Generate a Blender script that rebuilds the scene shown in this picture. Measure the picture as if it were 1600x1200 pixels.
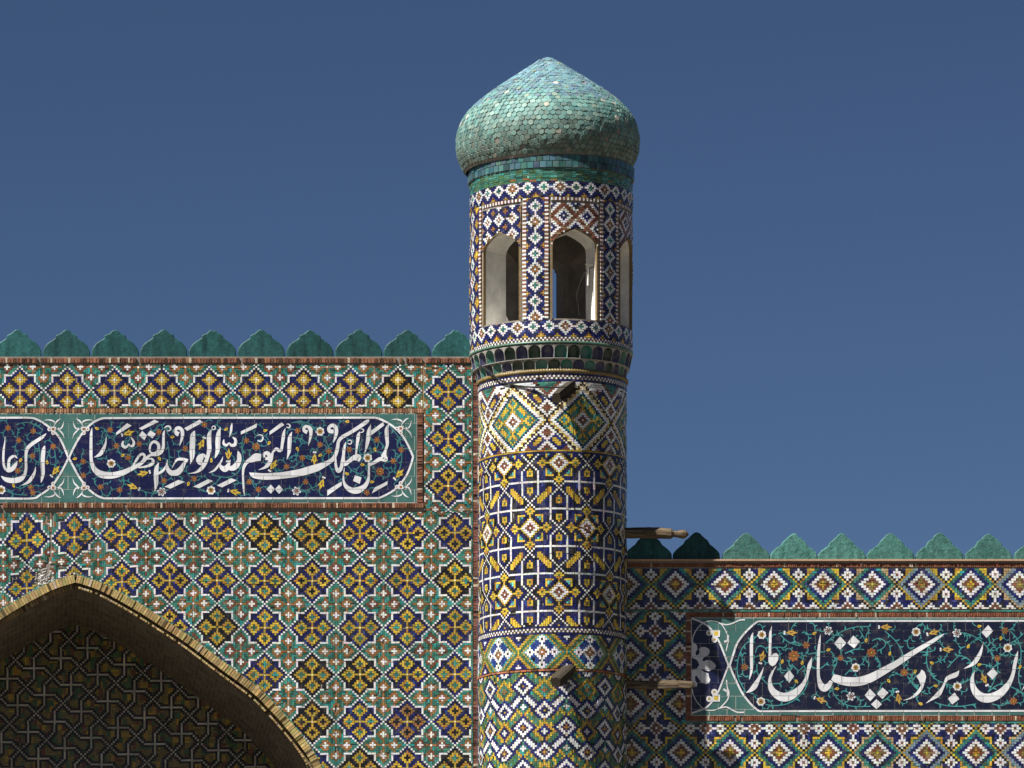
import bpy, bmesh, math, random
import numpy as np
from mathutils import Vector, Matrix
from mathutils.geometry import tessellate_polygon
random.seed(7); rng = np.random.default_rng(11)
for o in list(bpy.data.objects): bpy.data.objects.remove(o)
S = bpy.context.scene; COL = S.collection

# ------------------------------------------------------------------ camera, sky, sun, exposure
F, D, VX, VY, CZ = 9000.0, 90.0, 60.0, 2130.0, 1.6     # focal length in photo px, distance, vanishing point
cam = bpy.data.cameras.new('camera'); camo = bpy.data.objects.new('camera', cam); COL.objects.link(camo)
camo.location = (0, -D, CZ); camo.rotation_euler = (math.radians(90), 0, 0)
cam.sensor_width = 36; cam.lens = 36 * F / 1600
cam.shift_x = (800 - VX) / 1600; cam.shift_y = (VY - 600) / 1600
cam.clip_start = 1; cam.clip_end = 9000
S.camera = camo
SUN_AZ, SUN_EL = 57.0, 52.0                            # degrees left of the wall's normal, above the horizon
W = bpy.data.worlds.new('World'); S.world = W; W.use_nodes = True
nt = W.node_tree; nt.nodes.clear()
sky = nt.nodes.new('ShaderNodeTexSky'); sky.sky_type = 'NISHITA'; sky.sun_disc = False
sky.sun_elevation = math.radians(SUN_EL); sky.sun_rotation = math.radians(180 + SUN_AZ)
sky.altitude = 2500; sky.air_density = 1.0; sky.dust_density = 0.3; sky.ozone_density = 3.0
hsv = nt.nodes.new('ShaderNodeHueSaturation'); hsv.inputs['Saturation'].default_value = 0.86; hsv.inputs['Value'].default_value = 0.30
gm = nt.nodes.new('ShaderNodeGamma'); gm.inputs['Gamma'].default_value = 1.35
tn = nt.nodes.new('ShaderNodeMix'); tn.data_type = 'RGBA'; tn.blend_type = 'MULTIPLY'; tn.inputs[0].default_value = 1; tn.inputs[7].default_value = (.47, .522, .597, 1)
bg = nt.nodes.new('ShaderNodeBackground'); bg.inputs['Strength'].default_value = 0.10
wo = nt.nodes.new('ShaderNodeOutputWorld')
nt.links.new(sky.outputs[0], hsv.inputs['Color']); nt.links.new(hsv.outputs[0], gm.inputs[0]); nt.links.new(gm.outputs[0], tn.inputs[6]); nt.links.new(tn.outputs[2], bg.inputs[0]); nt.links.new(bg.outputs[0], wo.inputs[0])
sl = bpy.data.lights.new('sun', 'SUN'); sl.energy = 5.0; sl.angle = math.radians(0.5); sl.color = (1.0, 0.97, 0.925)
so = bpy.data.objects.new('sun', sl); COL.objects.link(so)
az, el = math.radians(SUN_AZ), math.radians(SUN_EL)
tosun = Vector((-math.sin(az) * math.cos(el), -math.cos(az) * math.cos(el), math.sin(el)))
so.rotation_euler = tosun.to_track_quat('Z', 'Y').to_euler(); so.location = tosun * 60
S.view_settings.view_transform = 'Standard'; S.view_settings.look = 'None'
S.view_settings.gamma = 1; S.view_settings.use_curve_mapping = False
S.view_settings.exposure = 1.08
S.render.resolution_x, S.render.resolution_y = 1024, 768

# ------------------------------------------------------------------ helpers
def X(px, Y=0.0): return (px - VX) / F * (D + Y)
def Z(py, Y=0.0): return CZ + (VY - py) / F * (D + Y)
def P(px, py, Y=0.0): return (X(px, Y), Y, Z(py, Y))

def put(o, parent=None, name=None):
    COL.objects.link(o)
    if parent is not None:
        o.parent = parent
        r = parent
        while r.parent is not None: r = r.parent
        if r.type == 'EMPTY' and parent is r: o.matrix_parent_inverse = Matrix.Translation(r.location).inverted()
    return o
def thing(name, label, cat, loc, group=None):
    o = bpy.data.objects.new(name, None); COL.objects.link(o); o.location = loc; o.empty_display_size = .3
    o['label'] = label; o['category'] = cat
    if group: o['group'] = group
    return o
def mesh_np(name, V, Fq, mat, colors=None, parent=None, smooth=False, kind=None):
    """V (n,3); Fq (m,k) faces of k corners; colors (m,3) per face"""
    V = np.asarray(V, dtype=np.float32); Fq = np.asarray(Fq, dtype=np.int32)
    me = bpy.data.meshes.new(name); m, k = Fq.shape
    me.vertices.add(len(V)); me.vertices.foreach_set('co', V.ravel())
    me.loops.add(m * k); me.loops.foreach_set('vertex_index', Fq.ravel())
    me.polygons.add(m); me.polygons.foreach_set('loop_start', np.arange(0, m * k, k, dtype=np.int32))
    me.update(calc_edges=True)
    if colors is not None:
        at = me.attributes.new('glaze', 'FLOAT_COLOR', 'FACE')
        c4 = np.ones((m, 4), dtype=np.float32); c4[:, :3] = colors; at.data.foreach_set('color', c4.ravel())
    me.polygons.foreach_set('use_smooth', [smooth] * m)
    me.materials.append(mat); me.validate()
    o = bpy.data.objects.new(name, me); put(o, parent)
    if kind: o['kind'] = kind
    return o
def mesh_py(name, V, Fs, mat, parent=None, smooth=False, colors=None, kind=None):
    me = bpy.data.meshes.new(name); me.from_pydata([tuple(v) for v in V], [], [tuple(f) for f in Fs]); me.update()
    if colors is not None:
        at = me.attributes.new('glaze', 'FLOAT_COLOR', 'FACE')
        at.data.foreach_set('color', np.array([tuple(c) + (1,) for c in colors], dtype=np.float32).ravel())
    for p in me.polygons: p.use_smooth = smooth
    me.materials.append(mat)
    o = bpy.data.objects.new(name, me); put(o, parent)
    if kind: o['kind'] = kind
    return o
def box(name, x0, x1, y0, y1, z0, z1, mat, parent=None):
    V = [(x, y, z) for x in (x0, x1) for y in (y0, y1) for z in (z0, z1)]
    return mesh_py(name, V, [(0, 1, 3, 2), (4, 6, 7, 5), (0, 4, 5, 1), (2, 3, 7, 6), (0, 2, 6, 4), (1, 5, 7, 3)], mat, parent)

# ---- materials
def newmat(name):
    m = bpy.data.materials.new(name); m.use_nodes = True
    n = m.node_tree; b = n.nodes['Principled BSDF']; return m, n, b
def N(n, t, **kw):
    x = n.nodes.new(t)
    for k, v in kw.items(): setattr(x, k, v)
    return x
def mulcol(n, a, b, fac=1.0, mode='MULTIPLY'):
    x = N(n, 'ShaderNodeMix', data_type='RGBA', blend_type=mode); x.inputs['Factor'].default_value = fac
    for s, i in ((a, 6), (b, 7)):
        if isinstance(s, (tuple, list)): x.inputs[i].default_value = tuple(s) + (1,) if len(s) == 3 else s
        else: n.links.new(s, x.inputs[i])
    return x
def grime(n, scale=3.0, lo=0.72, hi=1.12, detail=6, vec=None):
    t = N(n, 'ShaderNodeTexNoise'); t.inputs['Scale'].default_value = scale; t.inputs['Detail'].default_value = detail
    t.inputs['Roughness'].default_value = .65
    if vec is None:
        g = N(n, 'ShaderNodeNewGeometry'); vec = g.outputs['Position']
    n.links.new(vec, t.inputs['Vector'])
    r = N(n, 'ShaderNodeMapRange'); r.inputs['From Min'].default_value = .3; r.inputs['From Max'].default_value = .7
    r.inputs['To Min'].default_value = lo; r.inputs['To Max'].default_value = hi
    n.links.new(t.outputs[0], r.inputs['Value']); return r.outputs[0]
def bump(n, b, scale, strength, dist=.01):
    t = N(n, 'ShaderNodeTexNoise'); t.inputs['Scale'].default_value = scale; t.inputs['Detail'].default_value = 5
    g = N(n, 'ShaderNodeNewGeometry'); n.links.new(g.outputs['Position'], t.inputs['Vector'])
    bp = N(n, 'ShaderNodeBump'); bp.inputs['Strength'].default_value = strength; bp.inputs['Distance'].default_value = dist
    n.links.new(t.outputs[0], bp.inputs['Height']); n.links.new(bp.outputs[0], b.inputs['Normal'])
def val2col(n, v):
    c = N(n, 'ShaderNodeCombineColor')
    for i in range(3): n.links.new(v, c.inputs[i])
    return c.outputs[0]
def glaze_mat(name, rough=.32, src='attr', color=None, lo=.75, hi=1.12, dirt=.35, bscale=40, bst=.25):
    m, n, b = newmat(name)
    if src == 'attr': a = N(n, 'ShaderNodeAttribute', attribute_name='glaze').outputs['Color']
    elif src == 'obj': a = N(n, 'ShaderNodeObjectInfo').outputs['Color']
    else:
        a = N(n, 'ShaderNodeRGB'); a.outputs[0].default_value = tuple(color) + (1,); a = a.outputs[0]
    g = val2col(n, grime(n, 2.3, lo, hi)); x = mulcol(n, a, g)
    gp = N(n, 'ShaderNodeNewGeometry'); vm = N(n, 'ShaderNodeVectorMath', operation='MULTIPLY'); vm.inputs[1].default_value = (5, 5, .55)
    n.links.new(gp.outputs['Position'], vm.inputs[0]); x = mulcol(n, x.outputs[2], val2col(n, grime(n, 1.0, .74, 1.06, 5, vm.outputs[0])))
    # dust: thin beige film in blotches
    f = grime(n, 9.0, -.15, dirt, 8)
    y = mulcol(n, x.outputs[2], (.30, .25, .18), 1, 'MIX'); 
    mm = N(n, 'ShaderNodeMath', operation='MAXIMUM'); mm.inputs[1].default_value = 0; n.links.new(f, mm.inputs[0]); n.links.new(mm.outputs[0], y.inputs['Factor'])
    n.links.new(y.outputs[2], b.inputs['Base Color'])
    rr = N(n, 'ShaderNodeMapRange'); rr.inputs['To Min'].default_value = rough; rr.inputs['To Max'].default_value = .85
    n.links.new(mm.outputs[0], rr.inputs['Value']); n.links.new(rr.outputs[0], b.inputs['Roughness'])
    b.inputs['Specular IOR Level'].default_value = .4
    bump(n, b, bscale, bst); return m
def matte_mat(name, color, rough=.9, lo=.7, hi=1.15, sc=3.0, bs=30, bst=.5, second=None, src=None):
    m, n, b = newmat(name)
    if src == 'attr': a = N(n, 'ShaderNodeAttribute', attribute_name='glaze').outputs['Color']
    else:
        a = N(n, 'ShaderNodeRGB'); a.outputs[0].default_value = tuple(color) + (1,); a = a.outputs[0]
    g = val2col(n, grime(n, sc, lo, hi)); x = mulcol(n, a, g); out = x.outputs[2]
    if second:
        f = grime(n, sc * .35, 0, 1, 4); y = mulcol(n, out, second, 1, 'MIX'); n.links.new(f, y.inputs['Factor']); out = y.outputs[2]
    n.links.new(out, b.inputs['Base Color']); b.inputs['Roughness'].default_value = rough
    b.inputs['Specular IOR Level'].default_value = .25
    bump(n, b, bs, bst); return m
M_TILE = glaze_mat('glazed mosaic', lo=.72, hi=1.12, dirt=.16)
M_PANEL = glaze_mat('painted majolica', rough=.28, lo=.85, hi=1.08, dirt=.12, bscale=8, bst=.12)
M_BRICK = matte_mat('fired brick', (.3, .12, .06), src='attr', sc=12, lo=.6, hi=1.2, bs=60, bst=.6)
M_MORTAR = matte_mat('mortar', (.22, .19, .155), sc=8)
M_PLASTER = matte_mat('lime plaster', (.74, .72, .66), sc=5, lo=.75, hi=1.08, bs=14, bst=.35)
M_PLASTER_SHADE = matte_mat('shaded inner plaster', (.17, .15, .125), sc=4, lo=.6, hi=1.2, bs=14, bst=.35)  # lantern interior's shade put into the plaster colour
M_WALL = matte_mat('old brick masonry', (.30, .22, .15), sc=5)
M_GROUND = matte_mat('paved ground', (.14, .12, .09), sc=.4, second=(.11, .095, .075))
M_WOOD = None
def wood_mat():
    m, n, b = newmat('weathered timber')
    tc = N(n, 'ShaderNodeTexCoord'); mp = N(n, 'ShaderNodeMapping'); mp.inputs['Scale'].default_value = (60, 60, 3)
    t = N(n, 'ShaderNodeTexNoise'); t.inputs['Scale'].default_value = 1; t.inputs['Detail'].default_value = 6
    n.links.new(tc.outputs['Object'], mp.inputs[0]); n.links.new(mp.outputs[0], t.inputs['Vector'])
    r = N(n, 'ShaderNodeValToRGB'); r.color_ramp.elements[0].position = .35; r.color_ramp.elements[0].color = (.022, .016, .010, 1)
    r.color_ramp.elements[1].position = .65; r.color_ramp.elements[1].color = (.17, .12, .065, 1)
    n.links.new(t.outputs[0], r.inputs[0]); n.links.new(r.outputs[0], b.inputs['Base Color']); b.inputs['Roughness'].default_value = .9
    bp = N(n, 'ShaderNodeBump'); bp.inputs['Strength'].default_value = 1; bp.inputs['Distance'].default_value = .02
    n.links.new(t.outputs[0], bp.inputs['Height']); n.links.new(bp.outputs[0], b.inputs['Normal']); return m
M_WOOD = wood_mat()
def soffit_mat():
    m, n, b = newmat('soffit brick'); g = N(n, 'ShaderNodeTexCoord')
    br = N(n, 'ShaderNodeTexBrick'); br.inputs['Scale'].default_value = 1
    br.inputs['Brick Width'].default_value = .26; br.inputs['Row Height'].default_value = .075; br.inputs['Mortar Size'].default_value = .010
    br.inputs['Color1'].default_value = (.17, .135, .09, 1); br.inputs['Color2'].default_value = (.09, .07, .045, 1); br.inputs['Mortar'].default_value = (.16, .135, .10, 1)
    n.links.new(g.outputs['UV'], br.inputs['Vector'])
    x = mulcol(n, br.outputs['Color'], val2col(n, grime(n, 3, .5, 1.2))); n.links.new(x.outputs[2], b.inputs['Base Color'])
    b.inputs['Roughness'].default_value = .95; bump(n, b, 25, .6, .02); return m
M_SOFFIT = soffit_mat()

# ---- glaze palette (linear albedo)
(_0, WH, NV, BK, TL, YL, MU, OR, RD, CR, TN, GR, BL, DB, LT, GB, OL, GW) = range(18)
PAL = np.array([(0, 0, 0), (.74, .735, .71), (.013, .016, .095), (.010, .010, .014), (.042, .168, .128), (.58, .40, .045), (.42, .28, .035),
                (.27, .125, .038), (.17, .062, .032), (.74, .63, .32), (.42, .29, .15), (.06, .14, .06), (.02, .045, .19), (.09, .045, .022),
                (.10, .36, .31), (.17, .24, .27), (.22, .175, .055), (.52, .50, .46)], dtype=np.float64)
def brick_colors(c, amp=.22):
    """palette colour with the kiln's piece-to-piece variation"""
    n = len(c); base = PAL[c].copy()
    v = 1 + amp * np.clip(rng.normal(0, .6, n), -1.3, 1.1); v[c == WH] = 1 - np.abs(v[c == WH] - 1) * .35
    tl = (c == TL) | (c == LT)
    v[tl] = 1 + .32 * np.clip(rng.normal(0, 1, tl.sum()), -1.6, 1.4)
    base *= v[:, None]
    base *= 1 + rng.normal(0, .05, (n, 3))
    k = tl & (rng.random(n) < .10); base[k] = np.array((.022, .075, .05)) * (1 + .5 * rng.random((k.sum(), 1)))
    k = tl & (rng.random(n) < .10); base[k] = np.array((.03, .25, .235)) * (1 + .2 * rng.random((k.sum(), 1)))
    k = (c == NV) & (rng.random(n) < .16); base[k] = np.array((.018, .018, .030))
    k = (c == NV) & (rng.random(n) < .06); base[k] = np.array((.03, .05, .20))
    k = ((c == OR) | (c == RD)) & (rng.random(n) < .12); base[k] = np.array((.27, .17, .10))
    k = ((c == YL) | (c == MU)) & (rng.random(n) < .12); base[k] = np.array((.42, .20, .03))
    k = (c == WH) & (rng.random(n) < .05); base[k] = np.array((.55, .50, .42))
    return np.clip(base, .004, .85)

# ---- mosaic: colour grid -> individual bricks (rectangles in a 2-D sheet space)
def lay(x0, x1, y0, y1, cx, cy, ux, uy, fn, maxlen=3, mask=None, drop=.008):
    """sheet x to the right, y DOWN (photo sense). returns rects (xa,xb,ya,yb,colour)"""
    i0, i1 = math.floor((x0 - cx) / ux - .5) , math.ceil((x1 - cx) / ux + .5)
    j0, j1 = math.floor((cy - y1) / uy - .5), math.ceil((cy - y0) / uy + .5)
    A, B = np.meshgrid(np.arange(i0, i1 + 1), np.arange(j0, j1 + 1))
    C, O = fn(A, B); C = C.astype(int); O = O.astype(int)
    nj, ni = C.shape; used = C == 0; out = []
    px = cx + A * ux; py = cy - B * uy
    rr = rng.random(C.shape)
    Ll = C.tolist(); Ol = O.tolist(); Us = used.tolist(); Rl = rr.tolist()
    for j in range(nj):
        for i in range(ni):
            if Us[j][i]: continue
            c = Ll[j][i]; o = Ol[j][i]; w = h = 1
            L = maxlen if Rl[j][i] > .3 else max(1, maxlen - 1)
            if o == 0:
                while w < L and i + w < ni and not Us[j][i + w] and Ll[j][i + w] == c and Ol[j][i + w] == 0: w += 1
            elif o == 1:
                while h < L and j + h < nj and not Us[j + h][i] and Ll[j + h][i] == c and Ol[j + h][i] == 1: h += 1
            for dj in range(h):
                for di in range(w): Us[j + dj][i + di] = True
            xa = cx + (i0 + i - .5) * ux; xb = xa + w * ux
            yb = cy - (j0 + j - .5) * uy; ya = yb - h * uy
            xa, xb, ya, yb = max(xa, x0), min(xb, x1), max(ya, y0), min(yb, y1)
            if xb - xa < .3 * ux or yb - ya < .3 * uy: continue
            if mask and mask((xa + xb) / 2, (ya + yb) / 2): continue
            if drop and random.random() < drop: continue
            out.append((xa, xb, ya, yb, c))
    return out
def bricks(name, rects, mapper, parent, mat=None, gap=.34, thick=.012, jit=.002, cols=None, kind='stuff', amp=.22):
    R = np.array([r[:4] for r in rects], float); c = np.array([r[4] for r in rects], int); n = len(R)
    g = gap / 2 * (1 + .5 * rng.random((n, 4)))
    xa, xb, ya, yb = R[:, 0] + g[:, 0], R[:, 1] - g[:, 1], R[:, 2] + g[:, 2], R[:, 3] - g[:, 3]
    U = np.stack([xa, xb, xb, xa], 1); Vv = np.stack([yb, yb, ya, ya], 1)
    sk = rng.normal(0, .10, (n, 1)); Vv = Vv + sk * np.array([[1, -1, -1, 1]]); U = U + rng.normal(0, .07, (n, 1))
    d = thick + rng.normal(0, jit, (n, 1)) + rng.normal(0, jit * .45, (n, 4))
    top = mapper(U, Vv, d); bot = mapper(U, Vv, np.full((n, 4), -.004))
    V = np.concatenate([top, bot], 1).reshape(-1, 3)
    b = (np.arange(n) * 8)[:, None]
    f = np.array([[0, 1, 2, 3], [4, 5, 1, 0], [5, 6, 2, 1], [6, 7, 3, 2], [7, 4, 0, 3]])
    Fq = (b[:, :, None] + f[None]).reshape(-1, 4)
    col = brick_colors(c, amp) if cols is None else cols
    return mesh_np(name, V, Fq, mat or M_TILE, np.repeat(col, 5, 0), parent, kind=kind)
def blockwarp(U, V, px=73.9, x0=5., y0=25.):
    bi = np.floor((U.mean(1, keepdims=True) - x0) / px); bj = np.floor((V.mean(1, keepdims=True) - y0) / px)
    h = np.sin(bi * 12.9898 + bj * 78.233) * 43758.5453; h = h - np.floor(h); g_ = np.sin(bi * 39.346 + bj * 11.135) * 24634.6345; g_ = g_ - np.floor(g_)
    th = (h - .5) * .012; cx_, cy_ = x0 + (bi + .5) * px, y0 + (bj + .5) * px
    return U + (g_ - .5) * .5 - th * (V - cy_), V + (h - .5) * .9 + th * (U - cx_), (h - .5) * .006 + (g_ - .5) * .00016 * (U - cx_)
def flat_map(Y, warp=None, block=True):
    def f(U, V, d):
        if block and len(U) > 2500: U, V, dd = blockwarp(U, V); d = d + dd
        if warp is not None: V = V + warp(U, V)
        y = Y - d
        s = (D + Y) / F
        return np.stack([(U - VX) * s, np.broadcast_to(y, U.shape), CZ + (VY - V) * s], -1)
    return f
def cyl_map(cx, cy, R, R2=None, y0=0, y1=1):
    """u = arc position in photo px (radius R), v = photo row at the front of the cylinder"""
    def f(U, V, d):
        a = U / (R * 100); r = R if R2 is None else R + (R2 - R) * np.clip((V - y0) / (y1 - y0), 0, 1)
        z = CZ + (VY - V) / F * (D - r); r = r + d
        if R2 is None: r = r + .005 * (1 + np.sin(z * 4.1 + 1)) + .004 * (1 + np.sin(z * 11.3 + a * 3)) + .003 * (1 + np.sin(a * 9 + z * 2.3))
        return np.stack([cx + r * np.sin(a), cy - r * np.cos(a), z], -1)
    return f
def course(x0, x1, y0, y1, step, vertical=True, jit=.25):
    out = []
    if vertical:
        x = x0
        while x < x1 - .5:
            w = step * random.uniform(1 - jit, 1 + jit); e = min(x + w, x1)
            if random.random() > .015: out.append((x, e, y0 + random.uniform(0, .5), y1 - random.uniform(0, .5), 0))
            x = e
    else:
        y = y0
        while y < y1 - .5:
            w = step * random.uniform(1 - jit, 1 + jit); e = min(y + w, y1); out.append((x0, x1, y, e, 0)); y = e
    return out
def brick_tones(n, base, var=.3, dark=.12):
    c = np.array(base)[None] * (1 + var * rng.normal(0, .6, (n, 1)).clip(-1.2, 1.3)) * (1 + rng.normal(0, .06, (n, 3)))
    k = rng.random(n) < dark; c[k] *= .35
    k = rng.random(n) < .06; c[k] = (.45, .36, .26)
    return np.clip(c, .01, .8)

# ------------------------------------------------------------------ patterns (a right, b up, in brick units)
def h2(i, j, k=0):
    return ((i * 73856093) ^ (j * 19349663) ^ (k * 83492791)) % 1000 / 1000.0
def pat_star(upper=False, yshift=0):
    def fn(A, B):
        m = (A + 11) % 22 - 11; n = (B + 11) % 22 - 11; ii = (A + 11) // 22; jj = (B + 11) // 22 + yshift
        am, bm = abs(m), abs(n); s = am + bm; mx = np.maximum(am, bm)
        C = np.full(A.shape, TL); O = np.zeros(A.shape, int)
        cm, cn = 11 - am, 11 - bm
        O[:] = np.where(cm > cn, 0, 1)
        ti = (A // 22); tj = (B // 22)
        q = np.minimum(abs(cm - 5) + cn, cm + abs(cn - 5)); hv = h2(ti, tj, 5)
        C[q <= 3] = OR; C[(q <= 3) & (hv < .35)] = RD
        C[(q == 3) & (h2(A, B, 3) < .35)] = TL
        C[q <= 1] = WH
        C[(np.minimum(cm, cn) == 0) & (np.maximum(cm, cn) <= 2)] = OR; C[(cm == 0) & (cn == 0)] = WH
        ins = (s < 11) | (mx < 7); hs = h2(ii, jj, 1)
        C[ins] = NV; C[ins & (hs < .2)] = BK; O[ins] = np.where(am > bm, 0, 1)[ins]
        C[ins & (s == 10) & (h2(A, B, 9) < .45)] = BK
        q = np.minimum(abs(am - 5) + bm, am + abs(bm - 5)); hf = h2(ii, jj, 2)
        if upper:
            C[ins & (q <= 3)] = MU; C[ins & (q == 2)] = YL; C[ins & (q <= 1)] = CR; C[ins & (q == 0)] = WH
        else:
            fl = np.where(hf < .45, MU, np.where(hf < .8, YL, np.where(hf < .9, OR, MU)))
            k = ins & (q <= 3); C[k] = fl[k]
            k = ins & (q == 3) & (h2(A, B, 7) < .3); C[k] = MU
            ce = np.where(h2(ii, jj, 4) < .8, TL, BK); k = ins & (q <= 1); C[k] = ce[k]
        st = ins & (np.minimum(am, bm) == 0) & (mx <= 2); C[st] = TN if upper else MU; C[(am == 0) & (bm == 0)] = CR
        bd = ((s == 11) & (mx >= 7)) | ((mx == 7) & (s >= 11))
        C[bd] = WH; O[bd] = 2
        k = bd & (bm == 7) & (am <= 7) & (am >= 4); O[k] = 0
        k = bd & (am == 7) & (bm < 7) & (bm >= 4); O[k] = 1
        return C, O
    return fn
def pat_right(A, B, top=False):
    m = (A + 10) % 20 - 10; n = (B + 10) % 20 - 10; ii = (A + 10) // 20; jj = (B + 10) // 20
    a, b = abs(m), abs(n); r = a + b; mx = np.maximum(a, b); mn = np.minimum(a, b)
    C = np.full(A.shape, NV); O = np.where(a > b, 1, 0)
    hs = h2(ii, jj, 3)
    C[r == 8] = TL; C[r == 9] = TL
    C[((r == 8) | (r == 9)) & (hs > .72)] = GB
    yl = np.where(hs < .62, YL, np.where(hs < .8, TN, MU)); k = (r == 10) & (mx > 6); C[k] = yl[k]
    k = (r >= 10) & (mx <= 6); C[k] = yl[k]
    if not top: k = (r >= 10) & (mx <= 5); C[k] = TL
    C[(r == 11) & (mx >= 7) & (h2(A, B, 8) < .5)] = BK; C[(mx == 7) & (mn >= 4) & (h2(A, B, 9) < .35)] = BK
    C[(r == 6) | (r == 7)] = NV
    C[(r == 4) | (r == 5)] = WH; C[r == 3] = RD; C[(r == 2)] = np.where(h2(A, B, 2) < .5, OL, RD)[r == 2]; C[r <= 1] = YL
    C[(r == 1) & (hs > .6)] = OL
    c, d = 10 - a, 10 - b
    for (p, q_) in ((c, b), (d, a)):        # p distance from the column of crossings, q_ along it
        C[(q_ == p + 1) & (p <= 2)] = BK
        w = p + abs(q_ - 4); C[(w <= 2)] = WH; C[w == 0] = RD
    r3 = c + d; C[r3 <= 3] = WH; C[r3 <= 2] = RD; C[r3 == 0] = WH
    C[((c == 0) & (b == 0)) | ((d == 0) & (a == 0))] = MU
    k = (r <= 5); O[k] = np.where(((jj + ii) % 2 == 0) | True, 0, 1)[k]
    return C, O
def pat_sec1(A, B):
    a = abs((A + 17) % 34 - 17); b = abs(B); s = a + b
    C = np.full(A.shape, TL); O = np.ones(A.shape, int)
    # lozenge interior
    q = np.minimum(abs(a - 9) + b, a + abs(b - 9)); C[q <= 3] = YL; C[q <= 1] = TL
    k = (abs(s - 10) <= 1) & (abs(a - b) <= 3); C[k] = YL
    C[(s == 5) | ((s == 6) & (np.minimum(a, b) <= 1))] = MU; C[(np.minimum(a, b) == 0) & (s > 4) & (s < 7)] = YL
    C[s == 4] = WH; C[s == 3] = WH; C[s <= 2] = RD; C[(s == 2) & (np.minimum(a, b) == 0)] = DB; C[s == 0] = WH
    k = (s == 12); C[k] = TL
    O[s <= 4] = 0
    C[s == 13] = NV; O[s == 13] = 2
    C[(s == 14) | (s == 15)] = WH; O[(s == 14) | (s == 15)] = 0
    C[s == 16] = np.where(h2(A, B) < .5, CR, YL)[s == 16]; O[s == 16] = 0
    c = 17 - a; t = b - c; out = s >= 17; p = b + c
    C[out] = WH; O[out] = 0
    C[out & (t == 0)] = np.where((A % 2) == 0, DB, CR)[out & (t == 0)]
    C[out & (t == 1)] = BK; C[out & (t == 2) & (h2(A, B, 4) < .5)] = CR; C[out & (t == 11) & (p % 2 == 0)] = NV
    k = out & (abs(t - 6) <= 3) & (abs(p - 15) <= 6); C[k] = NV
    k = out & (abs(t - 6) <= 1) & (abs(p - 15) <= 3); C[k] = YL
    C[out & (t >= 12)] = RD; C[out & (t >= 14)] = TL
    k = out & (abs(c - 9) + abs(b - 14) <= 1); C[k] = RD
    w = c + abs(b - 6); C[out & (w <= 4)] = WH; C[out & (w <= 2)] = RD; C[out & (w == 2) & (c == 0)] = DB
    C[(b == 0) & (c == 0)] = BK
    return C, O
def pat_sec2(A, B):
    C = np.full(A.shape, NV); O = np.ones(A.shape, int)
    done = np.zeros(A.shape, bool)
    k = h2(A // 3, B // 4, 5) < .25; C[k] = BK
    for (ox, oy) in ((0, 0), (14, 31)):
        m = (A - ox + 14) % 28 - 14; n = (B - oy + 31) % 62 - 31; a, b = abs(m), abs(n); r = a + b
        def s_(k, c, o=None):
            C[k] = c
            if o is not None: O[k] = o
        # small flowers, central flower, corner angles
        s_((np.maximum(a, b) == 6) & (np.minimum(a, b) >= 3) , YL, 0); s_((np.maximum(a, b) == 6) & (np.minimum(a, b) >= 3) & (a == 6), YL, 1)
        s_((a >= 4) & (a <= 5) & (b >= 4) & (b <= 5), LT); s_((a == 4) & (b == 4), NV)
        q = np.minimum(abs(a - 8) + b, a + abs(b - 8)); s_(q <= 2, YL, 0); s_(q == 0, GR)
        s_(r <= 6, YL, 0); s_((r == 6) & (np.minimum(a, b) > 0), BK, 0); s_(r <= 4, WH, 0); s_(r <= 2, RD, 0); s_(r == 0, WH)
        s_((r == 7) & (np.minimum(a, b) >= 1) & (np.minimum(a, b) <= 2) , BK, 2)
        # squares near the knots
        for (cc, bb, tip) in ((14 - a, abs(b - 5), b == 3), (14 - a, abs(b - 13), b == 15)):
            s_((cc <= 1) & (bb <= 1), YL, 1); s_((cc == 0) & (bb == 0), GR, 2); s_((cc == 0) & tip, YL, 2)
        # slanting lozenges
        bc = 15.5 + (a - 7) * 1.0; s_((a >= 4) & (a <= 10) & (abs(b - bc) <= 2.1) & (b >= 12) & (b <= 19), YL, 1)
        # bars
        s_((b == 9) & (a >= 4), WH, 0)
        s_((a >= 9) & (a <= 10) & (b >= 4) & (b <= 15) & (a == 10), WH, 1)
        # knots
        for (u, v) in ((a, b - 12), (14 - a, b)):
            k = (abs(u) <= 3) & (abs(v) <= 3); dg = abs(u) == abs(v)
            s_(k & dg, WH, 2); s_(k & ~dg & ((abs(u) + abs(v)) % 2 == 1) & (abs(abs(u) - abs(v)) == 1), BK, 2)
    return C, O
def pat_check(A, B):
    return np.where((A + B) % 2 == 0, WH, DB), np.full(A.shape, 2)
def pat_sec3(A, B):
    A0 = A
    a = abs((A + 12) % 24 - 12); b = abs(B); s = a + b
    C = np.full(A.shape, GR); O = np.zeros(A.shape, int)
    C[(s % 4 == 1) | (s % 4 == 2)] = MU; C[(s % 4 == 3)] = np.where(h2(A, B) < .5, TL, GR)[s % 4 == 3]
    C[s == 9] = LT
    ins = s <= 8; C[ins] = BL; O[ins] = 1
    q = np.minimum(abs(a - 6) + b, a + abs(b - 6)); C[q <= 2] = WH; C[q == 0] = BK
    C[s <= 4] = WH; C[s <= 2] = OR; C[s == 0] = WH; C[(s == 2) & (np.minimum(a, b) == 0)] = DB
    c = 12 - a; t = b - c; C[t >= 3] = NV; C[(b == 7) & (c <= 1)] = WH; C[(b == 6) & (c == 0)] = WH
    C[(c == 0) & (b == 0)] = YL
    return C, O
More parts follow.
